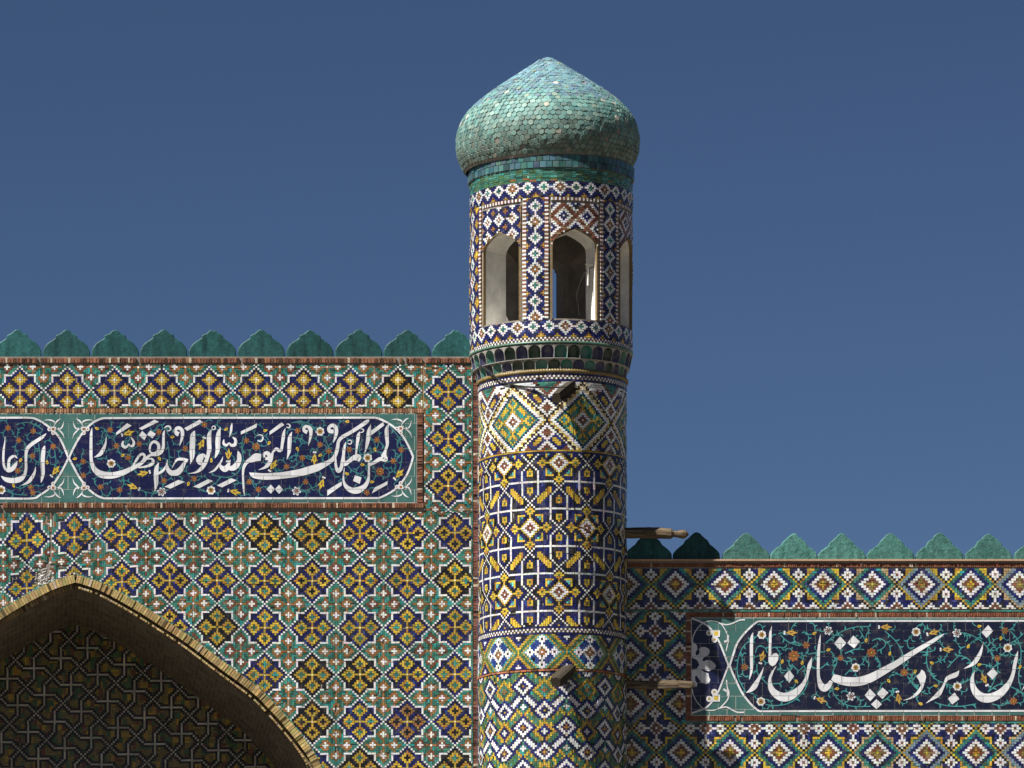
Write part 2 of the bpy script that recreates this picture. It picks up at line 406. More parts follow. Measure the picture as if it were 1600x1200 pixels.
def pat_sec4(A, B):
    B0 = B; Bp = 2 * ((B + A % 2) // 2)
    m = (A + 10) % 20 - 10; a = abs(m); bm = (B - 5) % 20 - 15          # -15..4
    row = (B - 5) // 20
    C = np.full(A.shape, GR); O = np.ones(A.shape, int)
    s = (Bp - 5) % 20 - 15 + a
    C[:] = np.where(s % 4 == 0, TL, np.where(s % 4 == 2, np.where(h2(A, Bp, 6) < .5, GR, MU), GR))
    C[(h2(A, Bp) < .12) & (C == GR)] = YL
    even = row % 2 == 0
    for (u, v, al) in ((a, abs(bm + 10), 0), (10 - a, np.minimum(abs(bm + 2), abs(bm + 22)), 1)):
        r = u + v; C[r <= 5] = MU; C[(r == 5) & (h2(A, B, 2) < .5)] = YL
        if al == 0: C[r <= 3] = TL; C[r <= 1] = WH
        else: C[r <= 3] = np.where(even, NV, TL)[r <= 3]; C[r <= 1] = np.where(even, WH, OR)[r <= 1]
    s = np.where(bm > 2, bm - 20, bm) + a
    arm = (a >= 1) & (a <= 9)
    C[arm & ((s == -6) | (s == -7) | (s == -2) | (s == -1))] = NV; C[arm & ((s == -3) | (s == -4) | (s == -5))] = WH
    for (u, v) in ((a, np.minimum(abs(bm), abs(bm + 20))), (10 - a, abs(bm + 12))):
        r = u + v; C[(r == 5) | (r == 6)] = NV; C[(r == 4) | (r == 3)] = WH; C[r <= 2] = NV; C[r <= 1] = np.where(even, OR, NV)[r <= 1]; C[r == 0] = MU
    return C, O
def pat_chain(along='x', phase=0, bgc=NV):
    def fn(A, B):
        p, q = (A, B) if along == 'x' else (B, A)
        p = (p + phase) % 24; q = abs(q)
        C = np.full(A.shape, bgc); O = np.full(A.shape, 0 if along == 'x' else 1)
        for c in (4, 12, 20):
            w = abs(p - c) + abs(q - 6); C[w <= 2] = MU if c != 12 else YL; C[(w == 3) & (c == 12)] = OR
        for (c, R) in ((0, 4), (24, 4), (8, 3), (16, 3)):
            r = abs(p - c) + q; k = r <= R; C[k] = WH
            if R == 4: C[r <= 2] = OR; C[(r == 2) & ((q == 0) | (abs(p - c) == 0))] = DB; C[r == 0] = WH
            else: C[r <= 1] = TL
        return C, O
    return fn
def pat_spandrel(kind):
    def fn(A, B):
        if kind == 0:
            a = abs((A + 6) % 12 - 6); b = abs((B + 6) % 12 - 6); r = np.minimum(a + b, (6 - a) + (6 - b))
            C = np.full(A.shape, RD); C[r <= 4] = WH; C[r <= 2] = NV; C[r == 0] = WH; C[r == 5] = RD
        else:
            a = abs((A + 4) % 8 - 4); b = abs((B + 4) % 8 - 4); r = a + b; r2 = (4 - a) + (4 - b)
            C = np.full(A.shape, NV); C[r <= 3] = WH; C[r <= 1] = OR; C[r == 0] = WH; C[r2 <= 1] = OR
        return C, np.zeros(A.shape, int)
    return fn
def pat_tymp(A, B):
    n0, n1 = A.shape; W_ = np.zeros(A.shape, bool); dots = np.zeros(A.shape, bool); i0, j0 = A[0, 0], B[0, 0]
    def setp(x, y, d=False):
        x, y = int(x) - i0, int(y) - j0
        if 0 <= x < n1 and 0 <= y < n0:
            W_[y, x] = True
            if d: dots[y, x] = True
    xs = []
    for u in range(-14, 15):
        for v in range(-14, 15):
            cx, cy = 13 * u + 5 * v, 5 * u - 13 * v; xs.append((cx, cy))
            for k in range(-5, 6): setp(cx + k, cy); setp(cx, cy + k)
            for (dx, dy) in ((9, -4), (4, 9)):
                for k in range(-3, 4): setp(cx + dx + k, cy + dy + k, True); setp(cx + dx + k, cy + dy - k, True)
    C = np.full(A.shape, OL); O = np.where(((A // 7) + (B // 6)) % 2 == 0, 0, 1)
    hv = h2(A // 2, B // 3, 1); C[hv < .22] = GR; C[(hv > .84)] = RD; C[(hv > .5) & (hv < .68)] = MU
    blk = np.zeros_like(W_)
    for dx in (-1, 0, 1):
        for dy in (-1, 0, 1): blk |= np.roll(np.roll(W_, dx, 1), dy, 0)
    C[blk] = BK; O[blk] = 2; C[W_] = GW; O[W_ & dots] = 2
    hor = W_ & ~dots & (np.roll(W_, 1, 1) | np.roll(W_, -1, 1)) & ~(np.roll(W_, 1, 0) | np.roll(W_, -1, 0))
    ver = W_ & ~dots & ~hor; O[hor] = 0; O[ver] = 1
    return C, O
def solid(c, o=0):
    return lambda A, B: (np.full(A.shape, c), np.full(A.shape, o))

# ------------------------------------------------------------------ ground
g = mesh_py('ground', [(-2500, -2500, 0), (2500, -2500, 0), (2500, 2500, 0), (-2500, 2500, 0)], [(0, 1, 2, 3)], M_GROUND)
g['kind'] = 'structure'

# ------------------------------------------------------------------ tall portal wall with the great arch
YL_ = 0.12                       # mortar face of the portal
portal = thing('portal_wall', 'tall mosaic covered portal wall with a pointed arch and teal merlons, left of the minaret', 'wall', (X(118), YL_, 0))
ARC = [(0, 898), (42, 912), (94, 940), (137, 967), (182, 997), (232, 1035), (282, 1072), (310, 1099), (337, 1129), (360, 1158), (376, 1182), (390, 1212), (402, 1250), (411, 1300), (417, 1360), (420, 1420)]
def dense(pts, step=2.0, closed=False):
    out = [pts[0]]; n = len(pts)
    for i in range(n - 1):
        p0 = pts[max(i - 1, 0)]; p1 = pts[i]; p2 = pts[i + 1]; p3 = pts[min(i + 2, n - 1)]
        L = math.dist(p1[:2], p2[:2]); k = max(1, int(L / step))
        for j in range(1, k + 1):
            t = j / k
            out.append(tuple(.5 * ((2 * b) + (c - a) * t + (2 * a - 5 * b + 4 * c - d) * t * t + (3 * b - a - 3 * c + d) * t ** 3)
                             for a, b, c, d in zip(p0, p1, p2, p3)))
    return out
half = dense(ARC, 4.4)
def arch_side(sign, off):
    """curve offset towards the inside of the opening by off px"""
    out = []; n = len(half)
    for i, p in enumerate(half):
        a = half[max(i - 1, 0)]; b = half[min(i + 1, n - 1)]
        tx, ty = b[0] - a[0], b[1] - a[1]; L = math.hypot(tx, ty) or 1; nx, ny = -ty / L, tx / L   # inward: left/down
        x, y = p[0] + nx * off, p[1] + ny * off
        out.append((x, y))
    # mitre at the crown
    if off > 0:
        out = [q for q in out if q[0] > 0]; q0, q1 = out[0], out[1]
        m = (q1[1] - q0[1]) / max(q1[0] - q0[0], .01); out.insert(0, (0, q0[1] - m * q0[0]))
    return [(118 + sign * x, y) for x, y in out]
def arch_poly(off):
    L = arch_side(-1, off); Rr = arch_side(1, off); return L[::-1] + Rr[1:]
AP = [p for p in dense(ARC, 2)]
def arch_top(x):
    d = abs(x - 118)
    if d >= 420: return 1e9
    return float(np.interp(d, [p[0] for p in AP], [p[1] for p in AP]))
# masonry
def portal_masonry():
    V = []; Fs = []
    pts = arch_poly(3); xL, xR = 118 - 625, 744; top = 559; gz = None
    def q(*p):
        b = len(V); V.extend(p); Fs.append(tuple(range(b, b + len(p))))
    Yf = YL_; Yb = 5.4
    zt = Z(top, Yf)
    for (a, b) in zip(pts[:-1], pts[1:]):
        q(P(a[0], a[1], Yf), P(b[0], b[1], Yf), P(b[0], top, Yf), P(a[0], top, Yf))
    xl, xr = pts[0][0], pts[-1][0]
    XL, XR, Xl, Xr = X(xL, Yf), X(xR, Yf), X(xl, Yf), X(xr, Yf)
    q((XL, Yf, 0), (Xl, Yf, 0), (Xl, Yf, zt), (XL, Yf, zt)); q((Xr, Yf, 0), (XR, Yf, 0), (XR, Yf, zt), (Xr, Yf, zt))
    q((XL, Yf, zt), (XR, Yf, zt), (XR, Yb, zt), (XL, Yb, zt))
    q((XR, Yf, 0), (XR, Yb, 0), (XR, Yb, zt), (XR, Yf, zt)); q((XL, Yf, 0), (XL, Yf, zt), (XL, Yb, zt), (XL, Yb, 0))
    q((XL, Yb, 0), (XL, Yb, zt), (XR, Yb, zt), (XR, Yb, 0))
    mesh_py('masonry', V, Fs, M_MORTAR, portal)
portal_masonry()
def soffit(name, off, Y0, Y1, mat):
    pts = arch_poly(off); pts = [(pts[0][0], None)] + pts + [(pts[-1][0], None)]
    V = []; L = 0; uv = []
    for i, (x, y) in enumerate(pts):
        z = 0 if y is None else Z(y, YL_)
        V += [(X(x, YL_), Y0, z), (X(x, YL_), Y1, z)]
        if i: L += math.hypot(X(x, YL_) - V[-4][0], z - V[-4][2])
        uv += [(Y0, L), (Y1, L)]
    Fs = [(2 * i, 2 * i + 1, 2 * i + 3, 2 * i + 2) for i in range(len(pts) - 1)]
    o = mesh_py(name, V, Fs, mat, portal); ul = o.data.uv_layers.new(name='UVMap')
    for l in o.data.loops: ul.data[l.index].uv = uv[l.vertex_index]
    return o
soffit('arch_soffit', 19.8, YL_ + .10, 4.62, M_SOFFIT)
soffit('arch_soffit', 12, YL_ - .05, YL_ + .10, M_SOFFIT)
def ring(name, o1, o2, Yf, Yb, base, gap=.6, skip=.0, var=.3, sides=(-1, 1)):
    """radial bricks of the archivolt"""
    out_f = []; out_b = []
    for sg in sides:
        A_ = arch_side(sg, o1); B_ = arch_side(sg, o2); n = min(len(A_), len(B_)); A_, B_ = A_[-n:], B_[-n:]
        if o1 == 0: B_[0] = (118, B_[0][1])
        for i in range(n - 1):
            if random.random() < skip: continue
            def ip(p, q, t): return (p[0] + (q[0] - p[0]) * t, p[1] + (q[1] - p[1]) * t)
            L = math.dist(A_[i], A_[i + 1]) or 1; g_ = min(.3, gap / L / 2)
            a, b = ip(A_[i], A_[i + 1], g_), ip(A_[i], A_[i + 1], 1 - g_); c, d = ip(B_[i], B_[i + 1], 1 - g_), ip(B_[i], B_[i + 1], g_)
            y = Yf + random.uniform(-.010, .010); quad = [d, c, b, a] if sg > 0 else [c, d, a, b]
            out_f.append([(X(p[0], YL_), y, Z(p[1], YL_)) for p in quad]); out_b.append([(X(p[0], YL_), Yb, Z(p[1], YL_)) for p in quad])
    n = len(out_f); V = np.concatenate([np.array(out_f), np.array(out_b)], 1).reshape(-1, 3)
    f = np.array([[0, 1, 2, 3], [4, 5, 1, 0], [5, 6, 2, 1], [6, 7, 3, 2], [7, 4, 0, 3]])
    Fq = ((np.arange(n) * 8)[:, None, None] + f[None]).reshape(-1, 4)
    mesh_np(name, V, Fq, M_BRICK, np.repeat(brick_tones(n, base, var, .05), 5, 0), portal, kind='stuff')
ring('archivolt_brick', 0, 12, YL_ - .05, YL_ + .1, (.36, .26, .105), var=.38)
ring('archivolt_brick', 12.3, 19.8, YL_ + .08, YL_ + .2, (.22, .16, .08))
ring('archivolt_brick', 16.8, 19.5, YL_ - .035, YL_ + .08, (.40, .30, .14), skip=.22, sides=(1,))
ring('archivolt_edging', -2.2, -.3, YL_ - .015, YL_ + .05, (.05, .20, .15), gap=.8)
# back of the recess
YT = 4.62
tymp = mesh_py('tympanum', [(X(118 - 440, YL_), YT, 0), (X(118 + 440, YL_), YT, 0), (X(118 + 440, YL_), YT, Z(880, YT)), (X(118 - 440, YL_), YT, Z(880, YT))], [(0, 1, 2, 3)], M_MORTAR, portal)
def tmask(x, y): return arch_top(x) + 25 > y
bricks('tympanum_mosaic', lay(-60, 520, 930, 1290, 53.25, 1044.5, 3.2, 3.2, pat_tymp, 5, mask=None), flat_map(YT - .002), portal, cols=None)

# ---- mosaic of the spandrels and bands
def warpL(U, V):
    k = np.clip((260 - U) / 260, 0, 1) ** 1.6; kv = np.clip((V - 797) / 40, 0, 1) * np.clip((1100 - V) / 150, 0, 1)
    return 15 * k * kv + .8 * np.sin(U / 61.0) * kv + .5 * np.sin(V / 37. + U / 90.) * kv
CRK = [(83, 800), (80, 840), (78, 868), (74, 884), (40, 892), (18, 905)]
CRK2 = [(74, 884), (118, 886)]
def near(poly, x, y, r):
    for (a, b) in zip(poly[:-1], poly[1:]):
        dx, dy = b[0] - a[0], b[1] - a[1]; t = max(0, min(1, ((x - a[0]) * dx + (y - a[1]) * dy) / (dx * dx + dy * dy)))
        if math.hypot(x - a[0] - t * dx, y - a[1] - t * dy) < r: return True
    return False
def lmask(x, y):
    w = float(warpL(np.array(x), np.array(y)))
    if y + w > arch_top(x) - 1.5: return True
    return near(CRK, x, y + w, 1.6) or near(CRK2, x, y + w, 1.4) or (math.hypot((x - 68) / 15, (y + w - 903) / 15) < 1)
U_ = 3.345
rs = lay(-480, 737.5, 800, 1360, 42 + 74.3 * 5, 907.3, 74.3 / 22, 73.5 / 22, pat_star(), 3, lmask)
mapL = flat_map(YL_ - .001, warpL)
bricks('star_mosaic', rs, mapL, portal)
rs = lay(662.5, 737.5, 569, 800, 700.5, 759.5, 74.3 / 22, 73.5 / 22, pat_star(yshift=3), 3)
rs = [r for r in rs]
bricks('star_mosaic', rs, flat_map(YL_ - .001), portal)
rs = lay(-480, 660, 570, 637.5, 31.2 + 73.85 * 4, 610.2, 73.85 / 22, 73.5 / 22, pat_star(True), 3)
bricks('star_mosaic', rs, flat_map(YL_ - .001), portal)
# green edging lines, brick courses
e = [(736.6, 738.6, y, min(y + 8, 1360), TL) for y in np.arange(569, 1360, 8)] + [(660.4, 662.3, y, y + 8, TN) for y in np.arange(569, 636, 8)]
bricks('edging_tile', e, flat_map(YL_ - .003), portal)
def courseobj(name, rects, Y, base, parent, thick=.02, var=.3, dark=.12, kind='stuff', mat=None):
    return bricks(name, rects, flat_map(Y), parent, mat or M_BRICK, gap=.7, thick=thick, jit=.004, cols=brick_tones(len(rects), base, var, dark), kind=kind)
courseobj('brick_course', course(-480, 738, 559, 567.8, 4.6), YL_, (.19, .085, .048), portal, .03, .35, .2)
courseobj('brick_course', course(-480, 662, 637.8, 646, 4.0), YL_, (.30, .155, .08), portal, .02, .45, .14)
courseobj('brick_course', course(-480, 662, 785.8, 794.5, 4.0), YL_, (.19, .08, .042), portal, .042, .35, .16)
courseobj('brick_course', course(651.5, 660.5, 646.3, 785.5, 4.2, False), YL_, (.17, .075, .045), portal, .03, .3)
courseobj('brick_course', course(739.3, 747.5, 569, 1360, 4.3, False), YL_, (.17, .07, .045), portal, .016, .35)
# rubble where the spandrel has broken away above the arch
def rubble():
    V = []; Fs = []; cs = []
    for i in range(260):
        if i < 130: x, y = random.gauss(67, 7), random.gauss(902, 7)
        else:
            x = random.uniform(2, 122); y = arch_top(x) - abs(random.gauss(0, 2.4)) - 1
        r = random.uniform(.006, .02); b = len(V); c0 = Vector(P(x, y, YL_ - .005))
        for k in range(6):
            v = [Vector((1, 0, 0)), Vector((-1, 0, 0)), Vector((0, 1, 0)), Vector((0, -1, 0)), Vector((0, 0, 1)), Vector((0, 0, -1))][k]
            V.append(c0 + v * r * random.uniform(.5, 1.4) + Vector((random.uniform(-.3, .3) * r, 0, random.uniform(-.3, .3) * r)))
        for f in ((0, 2, 4), (2, 1, 4), (1, 3, 4), (3, 0, 4), (2, 0, 5), (1, 2, 5), (3, 1, 5), (0, 3, 5)):
            Fs.append(tuple(b + k for k in f)); t = random.uniform(.3, .68); cs.append((t, t * .97, t * .9))
    mesh_py('broken_plaster', V, Fs, M_BRICK, portal, colors=cs, kind='stuff')
rubble()

# ---- merlons
def merlon_mesh(name, prof, w, h, th, mat, rough=.0009):
    """prof: right half outline (x 0..1, y 0..1) from foot to crown"""
    R_ = dense([(p[0] * w / 2, p[1] * h) for p in prof], .02 * 1); pts = R_ + [(-x, z) for x, z in R_[::-1][1:]]
    pts = [(x + random.gauss(0, rough), z + (random.gauss(0, rough) if z > .02 else 0)) for x, z in pts]
    if rough > .002:
        for _ in range(2):
            cx_ = random.uniform(-.8, .8) * w / 2; pts = [(x, z - .018 * math.exp(-((x - cx_) / .016) ** 2) if z > .12 else z) for x, z in pts]
    n = len(pts); inn = [(x * .955, z * .965) for x, z in pts]
    V = [(x, th / 2, z) for x, z in pts] + [(x, -th / 2 + .008, z) for x, z in pts] + [(x, -th / 2, z) for x, z in inn]
    Fs = [tuple(range(n)), tuple(range(3 * n - 1, 2 * n - 1, -1))]
    for i in range(n):
        j = (i + 1) % n; Fs += [(i + n, j + n, j, i), (i + 2 * n, j + 2 * n, j + n, i + n)]
    me = bpy.data.meshes.new(name); me.from_pydata(V, [], Fs); me.update(); me.materials.append(mat); return me
def patina(name, base, second, streak=.5, rough=.5, bst=.4):
    m, n, b = newmat(name)
    g_ = N(n, 'ShaderNodeNewGeometry'); oi = N(n, 'ShaderNodeObjectInfo')
    ad = N(n, 'ShaderNodeVectorMath', operation='ADD'); n.links.new(g_.outputs['Position'], ad.inputs[0])
    sc = N(n, 'ShaderNodeVectorMath', operation='MULTIPLY'); sc.inputs[1].default_value = (9, 9, 2.0)
    n.links.new(ad.outputs[0], sc.inputs[0])
    t = grime(n, 1.0, 0, 1, 8, sc.outputs[0]); x = mulcol(n, base, second, 1, 'MIX'); n.links.new(t, x.inputs['Factor'])
    y = mulcol(n, x.outputs[2], val2col(n, grime(n, 14, 1 - streak, 1 + streak * .5, 8)))
    mr = N(n, 'ShaderNodeMapRange'); mr.inputs['To Min'].default_value = .75; mr.inputs['To Max'].default_value = 1.2
    n.links.new(oi.outputs['Random'], mr.inputs['Value']); z = mulcol(n, y.outputs[2], val2col(n, mr.outputs[0]))
    n.links.new(z.outputs[2], b.inputs['Base Color']); b.inputs['Specular IOR Level'].default_value = .2; b.inputs['Roughness'].default_value = rough; bump(n, b, 30, bst, .01); return m
M_MERL = patina('dark teal glaze', (.007, .038, .038), (.024, .108, .104), .4, .55)
M_MERR = patina('pale teal glaze', (.030, .115, .092), (.085, .215, .185), .5, .7, .9)
profL = [(1.0, 0), (1.0, .12), (.985, .25), (.90, .40), (.76, .53), (.60, .62), (.50, .67), (.455, .72), (.44, .79), (.33, .84), (.22, .88), (.13, .96), (.05, .995), (0, 1.0)]
profR = [(1.0, 0), (1.0, .10), (.97, .24), (.86, .36), (.70, .48), (.58, .56), (.52, .63), (.48, .70), (.36, .78), (.26, .86), (.15, .95), (.06, .995), (0, 1.0)]
profW = [(1.0, 0), (1.0, .1), (.97, .22), (.88, .33), (.74, .43), (.60, .515), (.53, .60), (.47, .69), (.35, .77), (.25, .86), (.14, .95), (.05, .995), (0, 1.0)]
mLs = [merlon_mesh('merlon', profL, .742, .435, .10, M_MERL, q_) for q_ in (.0009, .0012, .0022, .001, .0016)]
for i in range(-6, 10):
    px = 27.5 + 76.1 * i
    o = bpy.data.objects.new('merlon', mLs[(i * 3 + 20) % 5]); put(o, portal)
    o.location = (X(px, YL_), YL_ + .07, Z(558, YL_)); o.rotation_euler = (random.uniform(-.02, .02), random.uniform(-.014, .014), random.uniform(-.04, .04))
    o.scale = (1, 1, random.uniform(.985, 1.015))
box('merlon_bed', X(-480, YL_), X(736, YL_), YL_ + .001, YL_ + .3, Z(559, YL_), Z(557.2, YL_), M_MORTAR, portal)

# ------------------------------------------------------------------ lower wall to the right
YR = 0.22
rwall = thing('garden_wall', 'lower mosaic covered wall with pale teal merlons running right from the minaret', 'wall', (X(1300, YR), YR, 0))
xa, xb = 900, 2000
box('masonry', X(xa, YR), X(xb, YR), YR, YR + .9, 0, Z(876, YR), M_MORTAR, rwall)
box('coping', X(xa, YR), X(xb, YR), YR - .045, YR + .92, Z(876.9, YR), Z(874.2, YR), matte_mat('coping tile', (.42, .27, .17)), rwall)
uR = 76.8 / 20
rs = lay(900, 2000, 888, 951.5, 1132.5, 913, uR, uR * .985, lambda a__, b__: pat_right(a__, b__, True), 2); bricks('diamond_mosaic', rs, flat_map(YR - .001), rwall)
rs = lay(900, 2000, 1131, 1360, 1140.6, 1176, uR, uR * .99, pat_right, 2); bricks('diamond_mosaic', rs, flat_map(YR - .001), rwall)
rs = lay(900, 1071, 956, 1131, 1062, 1024, uR, uR * .99, pat_right, 2); bricks('diamond_mosaic', rs, flat_map(YR - .001), rwall)
e = [(x, x + 8, 953, 956, TL) for x in np.arange(900, 2000, 8)] + [(x, x + 8, 1127.6, 1130.4, TL) for x in np.arange(1068, 2000, 8)]
bricks('edging_tile', e, flat_map(YR - .002), rwall)
courseobj('brick_course', course(900, 2000, 879.5, 886.8, 3.2, jit=.15), YR, (.20, .072, .037), rwall, .016, .15, .03)
courseobj('brick_course', course(1072, 2000, 956.8, 964.5, 3.2, jit=.15), YR, (.20, .072, .037), rwall, .016, .15, .02)
courseobj('brick_course', course(1072, 2000, 1118.2, 1126.8, 3.4, jit=.15), YR, (.20, .072, .037), rwall, .016, .15, .02)
courseobj('brick_course', course(1072, 1080, 965, 1118, 3.4, False, .15), YR, (.20, .075, .05), rwall, .016, .15, .02)
mR = merlon_mesh('merlon', profR, .735, .425, .10, M_MERL); mR2 = [merlon_mesh('merlon', profW, .745, .415, .10, M_MERR, .0028) for _ in range(6)]
for i, px in enumerate([937, 1013.5, 1088.5, 1166, 1240.5, 1315.5, 1391.7, 1468.5, 1545, 1622, 1698, 1775, 1852, 1930]):
    o = bpy.data.objects.new('merlon', mR if i < 3 else mR2[i % 6]); put(o, rwall)
    o.location = (X(px, YR), YR + .06, Z(874.3, YR)); o.rotation_euler = (random.uniform(-.02, .02), random.uniform(-.01, .01), random.uniform(-.03, .03)); o.scale = (1, 1, random.uniform(.98, 1.02))

# ------------------------------------------------------------------ inscription panels: square tiles with the painting laid over them
class Panel:
    def __init__(s, Y): s.Y = Y; s.tiles = []; s.polys = []
    def rows(s, ys, x0, x1, pitch, off):
        for r, (ya, yb) in enumerate(zip(ys[:-1], ys[1:])):
            x = x0 - off[r % 2]
            while x < x1:
                a, b = max(x, x0), min(x + pitch, x1)
                if b - a > 2: s.tiles.append((a + .3, b - .3, ya + .3, yb - .3, random.uniform(-.0016, .0016)))
                x += pitch
    def tri(s, pts, col, lvl):
        for t in tessellate_polygon([[Vector((p[0], p[1], 0)) for p in pts]]): s.polys.append(([pts[i][:2] for i in t], col, lvl))
    def conv(s, pts, col, lvl): s.polys.append((pts, col, lvl))
    def ribbon(s, pts, col, lvl, step=2.0, closed=False):
        d = dense(pts, step); n = len(d); L = []; R_ = []
        for i in range(n):
            a = d[max(i - 1, 0)]; b = d[min(i + 1, n - 1)]; tx, ty = b[0] - a[0], b[1] - a[1]; l = math.hypot(tx, ty) or 1
            w = max(d[i][2], .15) / 2; L.append((d[i][0] - ty / l * w, d[i][1] + tx / l * w)); R_.append((d[i][0] + ty / l * w, d[i][1] - tx / l * w))
        for i in range(n - 1): s.polys.append(([L[i], R_[i], R_[i + 1], L[i + 1]], col, lvl + (i % 5) * .13))
    def disc(s, x, y, r, col, lvl, n=12, ry=None):
        s.polys.append(([(x + r * math.cos(k * 2 * math.pi / n), y + (ry or r) * math.sin(k * 2 * math.pi / n)) for k in range(n)], col, lvl))
    def star(s, x, y, r1, r2, k, col, lvl, ph=0):
        pts = []
        for i in range(2 * k):
            r = r1 if i % 2 == 0 else r2; a = ph + i * math.pi / k; pts.append((x + r * math.cos(a), y + r * math.sin(a)))
        for i in range(2 * k): s.polys.append(([(x, y), pts[i], pts[(i + 1) % (2 * k)]], col, lvl))
    def petals(s, x, y, r, k, col, lvl, ph=0, w=.32):
        for i in range(k):
            a = ph + i * 2 * math.pi / k; c, s_ = math.cos(a), math.sin(a)
            s.polys.append(([(x + c * r * u - s_ * r * v, y + s_ * r * u + c * r * v) for u, v in ((.1, 0), (.45, w * .8), (.8, w), (1.05, 0), (.8, -w), (.45, -w * .8))], col, lvl))
    def build(s, parent, tilecol):
        groups = {}
        for i, (a, b, c, d, dy) in enumerate(s.tiles):
            x0, x1, z0, z1 = X(a, s.Y), X(b, s.Y), Z(d, s.Y), Z(c, s.Y); w, h = round(x1 - x0, 4), round(z1 - z0, 4)
            key = (w, h)
            if key not in groups:
                me = bpy.data.meshes.new('tile'); e = .003; T = .02
                V = [(-w / 2, T, -h / 2), (w / 2, T, -h / 2), (w / 2, T, h / 2), (-w / 2, T, h / 2),
                     (-w / 2, e, -h / 2), (w / 2, e, -h / 2), (w / 2, e, h / 2), (-w / 2, e, h / 2),
                     (-w / 2 + e, 0, -h / 2 + e), (w / 2 - e, 0, -h / 2 + e), (w / 2 - e, 0, h / 2 - e), (-w / 2 + e, 0, h / 2 - e)]
                Fs = [(8, 9, 10, 11)]
                for k in range(4): j = (k + 1) % 4; Fs += [(k, j, 4 + j, 4 + k), (4 + k, 4 + j, 8 + j, 8 + k)]
                me.from_pydata(V, [], Fs); me.update(); me.materials.append(M_TILEBASE); groups[key] = me
            o = bpy.data.objects.new('tile', groups[key]); put(o, parent); o.location = ((x0 + x1) / 2, s.Y - .012 + dy, (z0 + z1) / 2)
        # clip the painting tile by tile
        names = {}
        ta = np.array([t[:4] for t in s.tiles])
        for pts, col, lvl in s.polys:
            xs = [p[0] for p in pts]; ys = [p[1] for p in pts]; x0, x1, y0, y1 = min(xs), max(xs), min(ys), max(ys)
            for ti in np.nonzero((ta[:, 0] < x1) & (ta[:, 1] > x0) & (ta[:, 2] < y1) & (ta[:, 3] > y0))[0]:
                a, b, c, d = ta[ti]; q = pts
                for ax, lim, sg in ((0, a, 1), (0, b, -1), (1, c, 1), (1, d, -1)):
                    out = []; m = len(q)
                    for i in range(m):
                        u, v = q[i], q[(i + 1) % m]; fu, fv = (u[ax] - lim) * sg, (v[ax] - lim) * sg
                        if fu >= 0: out.append(u)
                        if (fu > 0) != (fv > 0) and fu != fv:
                            t = fu / (fu - fv); out.append((u[0] + (v[0] - u[0]) * t, u[1] + (v[1] - u[1]) * t))
                    q = out
                    if len(q) < 3: break
                if len(q) < 3: continue
                ar = sum(q[i][0] * q[(i + 1) % len(q)][1] - q[(i + 1) % len(q)][0] * q[i][1] for i in range(len(q)))
                if abs(ar) < .02: continue
                if ar > 0: q = q[::-1]
                nm = 'lettering' if lvl >= 16 else ('border_line' if lvl >= 14 else ('flower_painting' if lvl >= 8 else ('vine_painting' if lvl >= 2 else 'ground_glaze')))
                V, Fs, cs = names.setdefault(nm, ([], [], [])); b0 = len(V); y = s.Y - .012 + s.tiles[ti][4] - .0005 - lvl * .00022
                V.extend((X(p[0], s.Y), y, Z(p[1], s.Y)) for p in q); Fs.append(tuple(range(b0, b0 + len(q)))); 
                j = random.Random(int(ti) * 7 + 3).uniform(.83, 1.10); cs.append(tuple(min(.8, v * j) for v in col))
        for nm, (V, Fs, cs) in names.items(): mesh_py(nm, V, Fs, M_PANEL, parent, colors=cs)
M_TILEBASE = glaze_mat('teal majolica', rough=.3, src='rgb', color=(.05, .135, .118), lo=.85, hi=1.1, dirt=.12, bscale=8, bst=.12)
cW = (.70, .70, .70); cN = (.010, .012, .056); cT = (.045, .19, .19); cO = (.30, .115, .035); cY = (.62, .44, .05); cB = (.12, .05, .02); cND = (.012, .013, .05); cTg = (.065, .235, .17)
VINE = [0]
def lv(base, k):
    VINE[0] += 1; return base + VINE[0] % k
def zz(pts, ox, oy): return [(p[0] / 8 + ox, p[1] / 8 + oy) + ((p[2] / 8,) if len(p) > 2 else ()) for p in pts]
